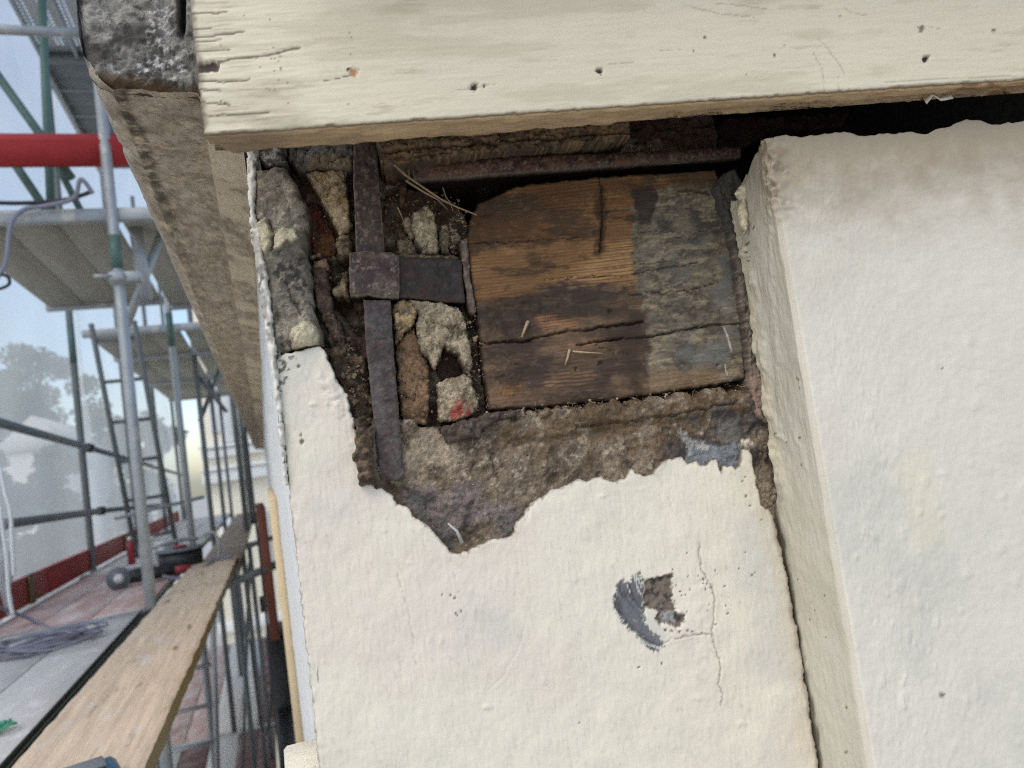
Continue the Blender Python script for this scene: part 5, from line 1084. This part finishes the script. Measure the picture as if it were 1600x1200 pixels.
# angle grinder
gr = thing('angle_grinder', 'small dark angle grinder with grey disc and red grip on the deck', 'grinder', at(215, 915, ZD), rz=.2)
Mesh().tube([(-.09, -.03, .06), (-.09, .0, .06)], .062, 24).build('disc', m_greyp, gr)
Mesh().tube([(-.09, -.04, .06), (-.09, -.031, .06)], .025, 16).build('disc_hub', m_white, gr)
Mesh().tube([(-.06, .01, .055), (.0, .01, .055), (.10, .01, .05), (.19, .01, .045)], [.034, .04, .036, .03], 12).build('body', m_black, gr)
Mesh().tube([(.18, .01, .045), (.28, .02, .04)], [.024, .02], 10).build('grip', m_redp, gr)
cable('grinder_cord', 'dark cord trailing from the grinder to the cable drum', 'cable', [at(255, 912, ZD)+Vector((0, 0, .04)), at(290, 905, ZD)+Vector((0, 0, .01)), at(330, 892, ZD)+Vector((0, 0, .05)), Vector((-.36, 4.9, CZ-.47)), Vector((-.24, 4.85, CZ-.47))], .009, m_cable)
can = thing('spray_can', 'red spray can standing by the toe board', 'can', at(202, 893, ZD)+Vector((-.06, .5, 0)))
Mesh().tube([(0, 0, 0), (0, 0, .16), (0, 0, .175)], [.026, .026, .015], 16).build('body', m_redp, can)
Mesh().tube([(0, 0, .176), (0, 0, .2)], .014, 12).build('nozzle', m_white, can)
bk = thing('paint_tin', 'pale open tin standing beside the cable drum', 'tin', at(262, 880, ZD)+Vector((-.05, .3, 0)))
Mesh().tube([(0, 0, 0), (0, 0, .12)], .06, 16).build('body', m_alu, bk); Mesh().tube([(0, 0, .121), (0, 0, .13)], .064, 16).build('rim', m_white, bk)
# green netting scrap
q = []
c0 = at(10, 1145, ZD)
for k in range(60): a = k*.8; q.append((-.04+.032*math.cos(a)*(1+.4*math.sin(k*.5))+.02*math.sin(k*.2), .032*math.sin(a*1.1), .01+.012*abs(math.sin(k*1.3))))
g = Mesh().tube(q, .003, 5).build('green_string', m_greenr, smooth=True); g.location = c0; tag(g, 'tangle of green string on the grey deck edge', 'string')
# blue tool lying at the near end of the plank
bt = thing('blue_tool_case', 'corner of a dark blue plastic tool on the near end of the plank', 'tool', (-.34, 1.475, CZ-.48), rz=.3)
Mesh().box((-.06, -.06, 0), (.05, .035, .028), .008).build('body', m_bluep, bt)
Mesh().box((-.05, -.03, .0285), (.03, .02, .036), .003).build('lid', m_greyp, bt)
# cables hanging on the overhead deck edge
cable('hanging_cable', 'black cable draped along the overhead deck beam with a drooping loop', 'cable', [Vector((-.60, 3.64, CZ+1.36)), Vector((-.64, 3.62, CZ+1.42)), Vector((-.68, 3.64, CZ+1.34)), Vector((-.8, 3.66, CZ+1.315)), Vector((-.88, 3.66, CZ+1.30)), Vector((-.925, 3.62, CZ+1.22)), Vector((-.95, 3.6, CZ+1.05)), Vector((-.99, 3.6, CZ+.98))], .010, m_cable, 'cables hanging from the overhead deck')
cable('hanging_cable', 'short dark cable loop at the left picture edge', 'cable', [Vector((-1.02, 3.6, CZ+1.0)), Vector((-.955, 3.6, CZ+.99)), Vector((-.945, 3.6, CZ+.955)), Vector((-.98, 3.6, CZ+.935)), Vector((-1.05, 3.6, CZ+.93))], .007, m_black, 'cables hanging from the overhead deck')
cable('hanging_cable', 'black cable lying on top of the overhead deck beam', 'cable', [Vector((-1.1, 3.66, CZ+1.345)), Vector((-.9, 3.66, CZ+1.33)), Vector((-.72, 3.67, CZ+1.345)), Vector((-.6, 3.66, CZ+1.38))], .010, m_black, 'cables hanging from the overhead deck')
# white ropes and plastic at the left edge
rp = [[(0, 730), (8, 770), (16, 800), (19, 850), (22, 900)], [(0, 790), (4, 830), (10, 870), (14, 930), (20, 960)]]
for k, r_ in enumerate(rp):
    cable('white_rope', ['outer white rope hanging at the left picture edge', 'inner white rope hanging at the left picture edge'][k], 'rope', [Vector((0, 0, CZ))+Vector(at_y(x, y, 3.45)) for x, y in r_], .0075, m_white, 'white ropes at the left edge')
bgm = Mesh(); Vb = []; nb, mb = 14, 20
for j in range(mb):
    for i in range(nb):
        a = 2*math.pi*i/nb; rr = (.085*math.sin(math.pi*min(1, .12+j/mb*.8))**.6)*(1+.25*math.sin(3*a+j*.7)); Vb.append((rr*math.cos(a), rr*math.sin(a), j*.024))
Fb = [(j*nb+i, j*nb+(i+1) % nb, (j+1)*nb+(i+1) % nb, (j+1)*nb+i) for j in range(mb-1) for i in range(nb)]+[tuple(range(nb))[::-1]]
bgm.add(Vb, Fb); bago = bgm.build('plastic_bag', M('plastic_film', (.72, .75, .75), rough=.25, spec=.5, bump=[(30, .02, (1, 1, .3))]), smooth=True); bago.location = at(-8, 968, ZD); tag(bago, 'crumpled white plastic bag hanging at the left picture edge', 'bag')

# lower scaffold level seen through the gap
CL = [(-1.22, -.99), (-.98, -.75), (-.74, -.50), (-.49, -.33), (-.325, -.17)]
deck('scaffold_deck', 'dark red lower scaffold deck seen down through the gap, near bay', 4.2, 7.8, ZL, CL, [m_decktop, m_reddull, m_decktop, m_reddull, m_reddull], m_dkgreen, m_ply)
deck('scaffold_deck', 'lower scaffold deck seen down through the gap, far bay', 7.84, 11.9, ZL, CL, [m_redtop, m_redtop, m_decktop, m_decktop, m_reddull], m_dkgreen, m_ply)
l2 = thing('ladder', 'white ladder seen below the plank through the gap', 'ladder', (-.72, 5.2, CZ+ZL))
for x0, x1 in ((-.20, .02), (.16, .36)): Mesh().tube([(x0, .6, 0), (x1, -.6, 1.75)], .017, 8).build('stile', m_alu, l2, smooth=True)
for k in range(6):
    f = (.2+k*.28)/1.75; Mesh().tube([(-.20+.22*f, .6-1.2*f, 1.75*f), (.16+.2*f, .6-1.2*f, 1.75*f)], .013, 8).build('rung', m_alu, l2, smooth=True)
G2 = 'thin uprights in the gap by the house'
for k, (x, y, lab) in enumerate(((-.31, 6.2, 'left thin upright in the gap below the plank'), (-.245, 6.6, 'middle thin upright in the gap below the plank'), (-.20, 6.9, 'right thin upright in the gap below the plank'))):
    tube_thing('thin_upright', lab, 'pole', (x, y, ZL), (x, y, -.57), .02, m_galvd, G2)
tube_thing('thin_upright', 'slanted brace crossing the uprights in the gap', 'brace', (-.42, 6.4, ZL+.1), (-.20, 6.5, -.7), .014, m_galvd, G2)
tube_thing('cross_tube', 'short level tube reaching from the plank to the house wall', 'brace', (-.28, 4.6, -.60), (.0, 4.75, -.55), .024, m_galvd, 'cross tubes in the gap')
tube_thing('cross_tube', 'second short tube further along between plank and house', 'brace', (-.28, 7.0, -.62), (.0, 7.1, -.58), .024, m_galvd, 'cross tubes in the gap')
bp = thing('dark_panel', 'tall black panel standing against the house below the shutter', 'panel', (-.07, 5.0, CZ+ZL))
Mesh().box((-.04, 0, .0), (.085, .6, 1.36), .006).build('panel', m_black, bp)
Mesh().box((-.02, -1.7, -.6), (.085, -.02, .95), .006).build('panel', m_black, bp)
# window surround and shutter on the house side
ws = thing('window_surround', 'beige window surround standing out on the shaded house side', 'window surround', (.02, 1.9, CZ-.9))
Mesh().box((-.020, 0, .12), (.0, 1.3, .84), .004).build('surround', m_beige, ws)
Mesh().box((-.012, .1, -.30), (.0, 1.25, .115), .004).build('sill', m_creamw, ws)
st_ = thing('window_shutter', 'brown red wooden shutter folded out from the house side', 'shutter', (-.01, 4.7, CZ-1.2), rz=math.radians(1))
Mesh().box((-.066, 0, .22), (-.012, .9, 1.0), .004).build('shutter_leaf', m_brownred, st_)
Mesh().box((-.105, .2, .90), (-.067, .4, .97), .003).build('hinge', m_black, st_); Mesh().box((-.105, .2, .36), (-.067, .4, .43), .003).build('hinge', m_black, st_)
cable('wall_wire', 'thin black wire hanging down from the cornice beside the shutter', 'wire', [Vector((-.075, 4.0, CZ+.25)), Vector((-.075, 4.0, CZ-.1)), Vector((-.07, 4.0, CZ-.5)), Vector((-.09, 4.1, CZ-1.1)), Vector((-.16, 4.3, CZ-1.35)), Vector((-.2, 5, CZ-1.0))], .006, m_black)

# ================================================================== FAR HOUSE, TREES
def facade(name, label, x0, x1, y0, y1, h, mat):
    b = thing(name, label, 'house', ((x0+x1)/2, y0, 0)); off = ((x0+x1)/2, y0, 0)
    Mesh().box((x0, y0, 0), (x1, y1, h)).build('wall', mat, b, off)
    return b, off
fh, fo = facade('far_house', 'sunlit cream house with white bands at the end of the scaffold', -1.05, 5, 15, 24, 11, m_cream)
for z, hh, pr in ((7.42, .16, .10), (7.60, .06, .16), (6.95, .22, .14), (7.18, .06, .2), (9.4, .2, .15), (4.2, .2, .12)):
    Mesh().box((-1.05-pr*.5, 15-pr, z), (5.1, 14.998, z+hh), .01).build('cornice_band', m_creamw, fh, fo)
for x in (-.72, -.1): Mesh().box((x, 14.95, 7.68), (x+.22, 14.998, 9.38), .008).build('pilaster', m_creamw if x < -.5 else m_beige, fh, fo)
for x in (-.92, -.30, .35):
    for z in (5.2, 7.9):
        w_ = Mesh().box((x+.03, 14.96, z), (x+.25, 14.998, z+1.1), .006).build('window', m_creamw, fh, fo)
        Mesh().box((x+.06, 14.94, z+.05), (x+.22, 14.959, z+1.05)).build('pane', m_glass, w_, (0, 0, 0))
        w_.data.update()
Mesh().box((-1.2, 14.8, 11), (5.2, 24.2, 11.3)).build('roof', m_roof, fh, fo)
g2, go = facade('pale_house', 'pale gabled house seen faintly through the netting', -10.9, -7.7, 37, 45, 9.4, m_palewall)
mm = Mesh(); mm.add([(-11, 36.9, 9.4), (-7.6, 36.9, 9.4), (-7.6, 45, 9.4), (-11, 45, 9.4), (-9.3, 36.9, 10.9), (-9.3, 45, 10.9)], [(0, 1, 4), (2, 3, 5), (1, 2, 5, 4), (3, 0, 4, 5), (0, 3, 2, 1)]); mm.build('roof', m_palewall, g2, go)
def tree(x, y, h, r, label, seed):
    R = random.Random(seed); t = thing('broadleaf_tree', label, 'tree', (x, y, 0), group='trees beyond the netting')
    mm = Mesh(); mm.tube([(0, 0, 0), (.1, .05, h*.3), (.0, .1, h*.6), (.1, 0, h*.9)], [.22, .17, .11, .03], 8)
    for k in range(9):
        a = R.uniform(0, 6.28); z = h*R.uniform(.35, .75); l = r*R.uniform(.5, .9); mm.tube([(0, 0, z), (l*.5*math.cos(a), l*.5*math.sin(a), z+.4), (l*math.cos(a), l*math.sin(a), z+.9)], [.07, .05, .02], 6)
    mm.build('trunk', m_bark, t, smooth=True)
    n = 9500; V = np.zeros((n*4, 3)); cl = [(R.gauss(0, .5)*r, R.gauss(0, .5)*r, h*R.uniform(.4, 1.0), R.uniform(.25, .5)*r) for _ in range(26)]
    g = np.random.default_rng(seed)
    for k in range(n):
        c = cl[k % len(cl)]; d = g.normal(size=3); d /= np.linalg.norm(d); p = np.array(c[:3])+d*c[3]*g.random()**.4*np.array([1, 1, .75])
        u = g.normal(size=3); u /= np.linalg.norm(u); v = np.cross(u, g.normal(size=3)); v /= np.linalg.norm(v); s_ = g.uniform(.09, .19)
        V[4*k:4*k+4] = [p-u*s_, p+v*s_*.6, p+u*s_, p-v*s_*.6]
    link('crown', new_mesh('crown', V, np.arange(n*4).reshape(-1, 4), None, False), m_leaf, t)
tree(-11.4, 46, 15.2, 3.0, 'tall round green tree behind the pale gabled house', 11)
tree(-6.1, 26, 8.6, 1.5, 'small green tree before the pale gabled house', 12)
tree(-14.5, 48, 14.0, 3.2, 'broad tree dimly seen at the far left edge', 13)
tree(-7.6, 27, 8.9, 1.5, 'bushy tree in front of the house at the left edge', 14)
tree(-6.9, 45, 11.2, 2.2, 'dim tree behind the ladder, beyond the netting', 15)
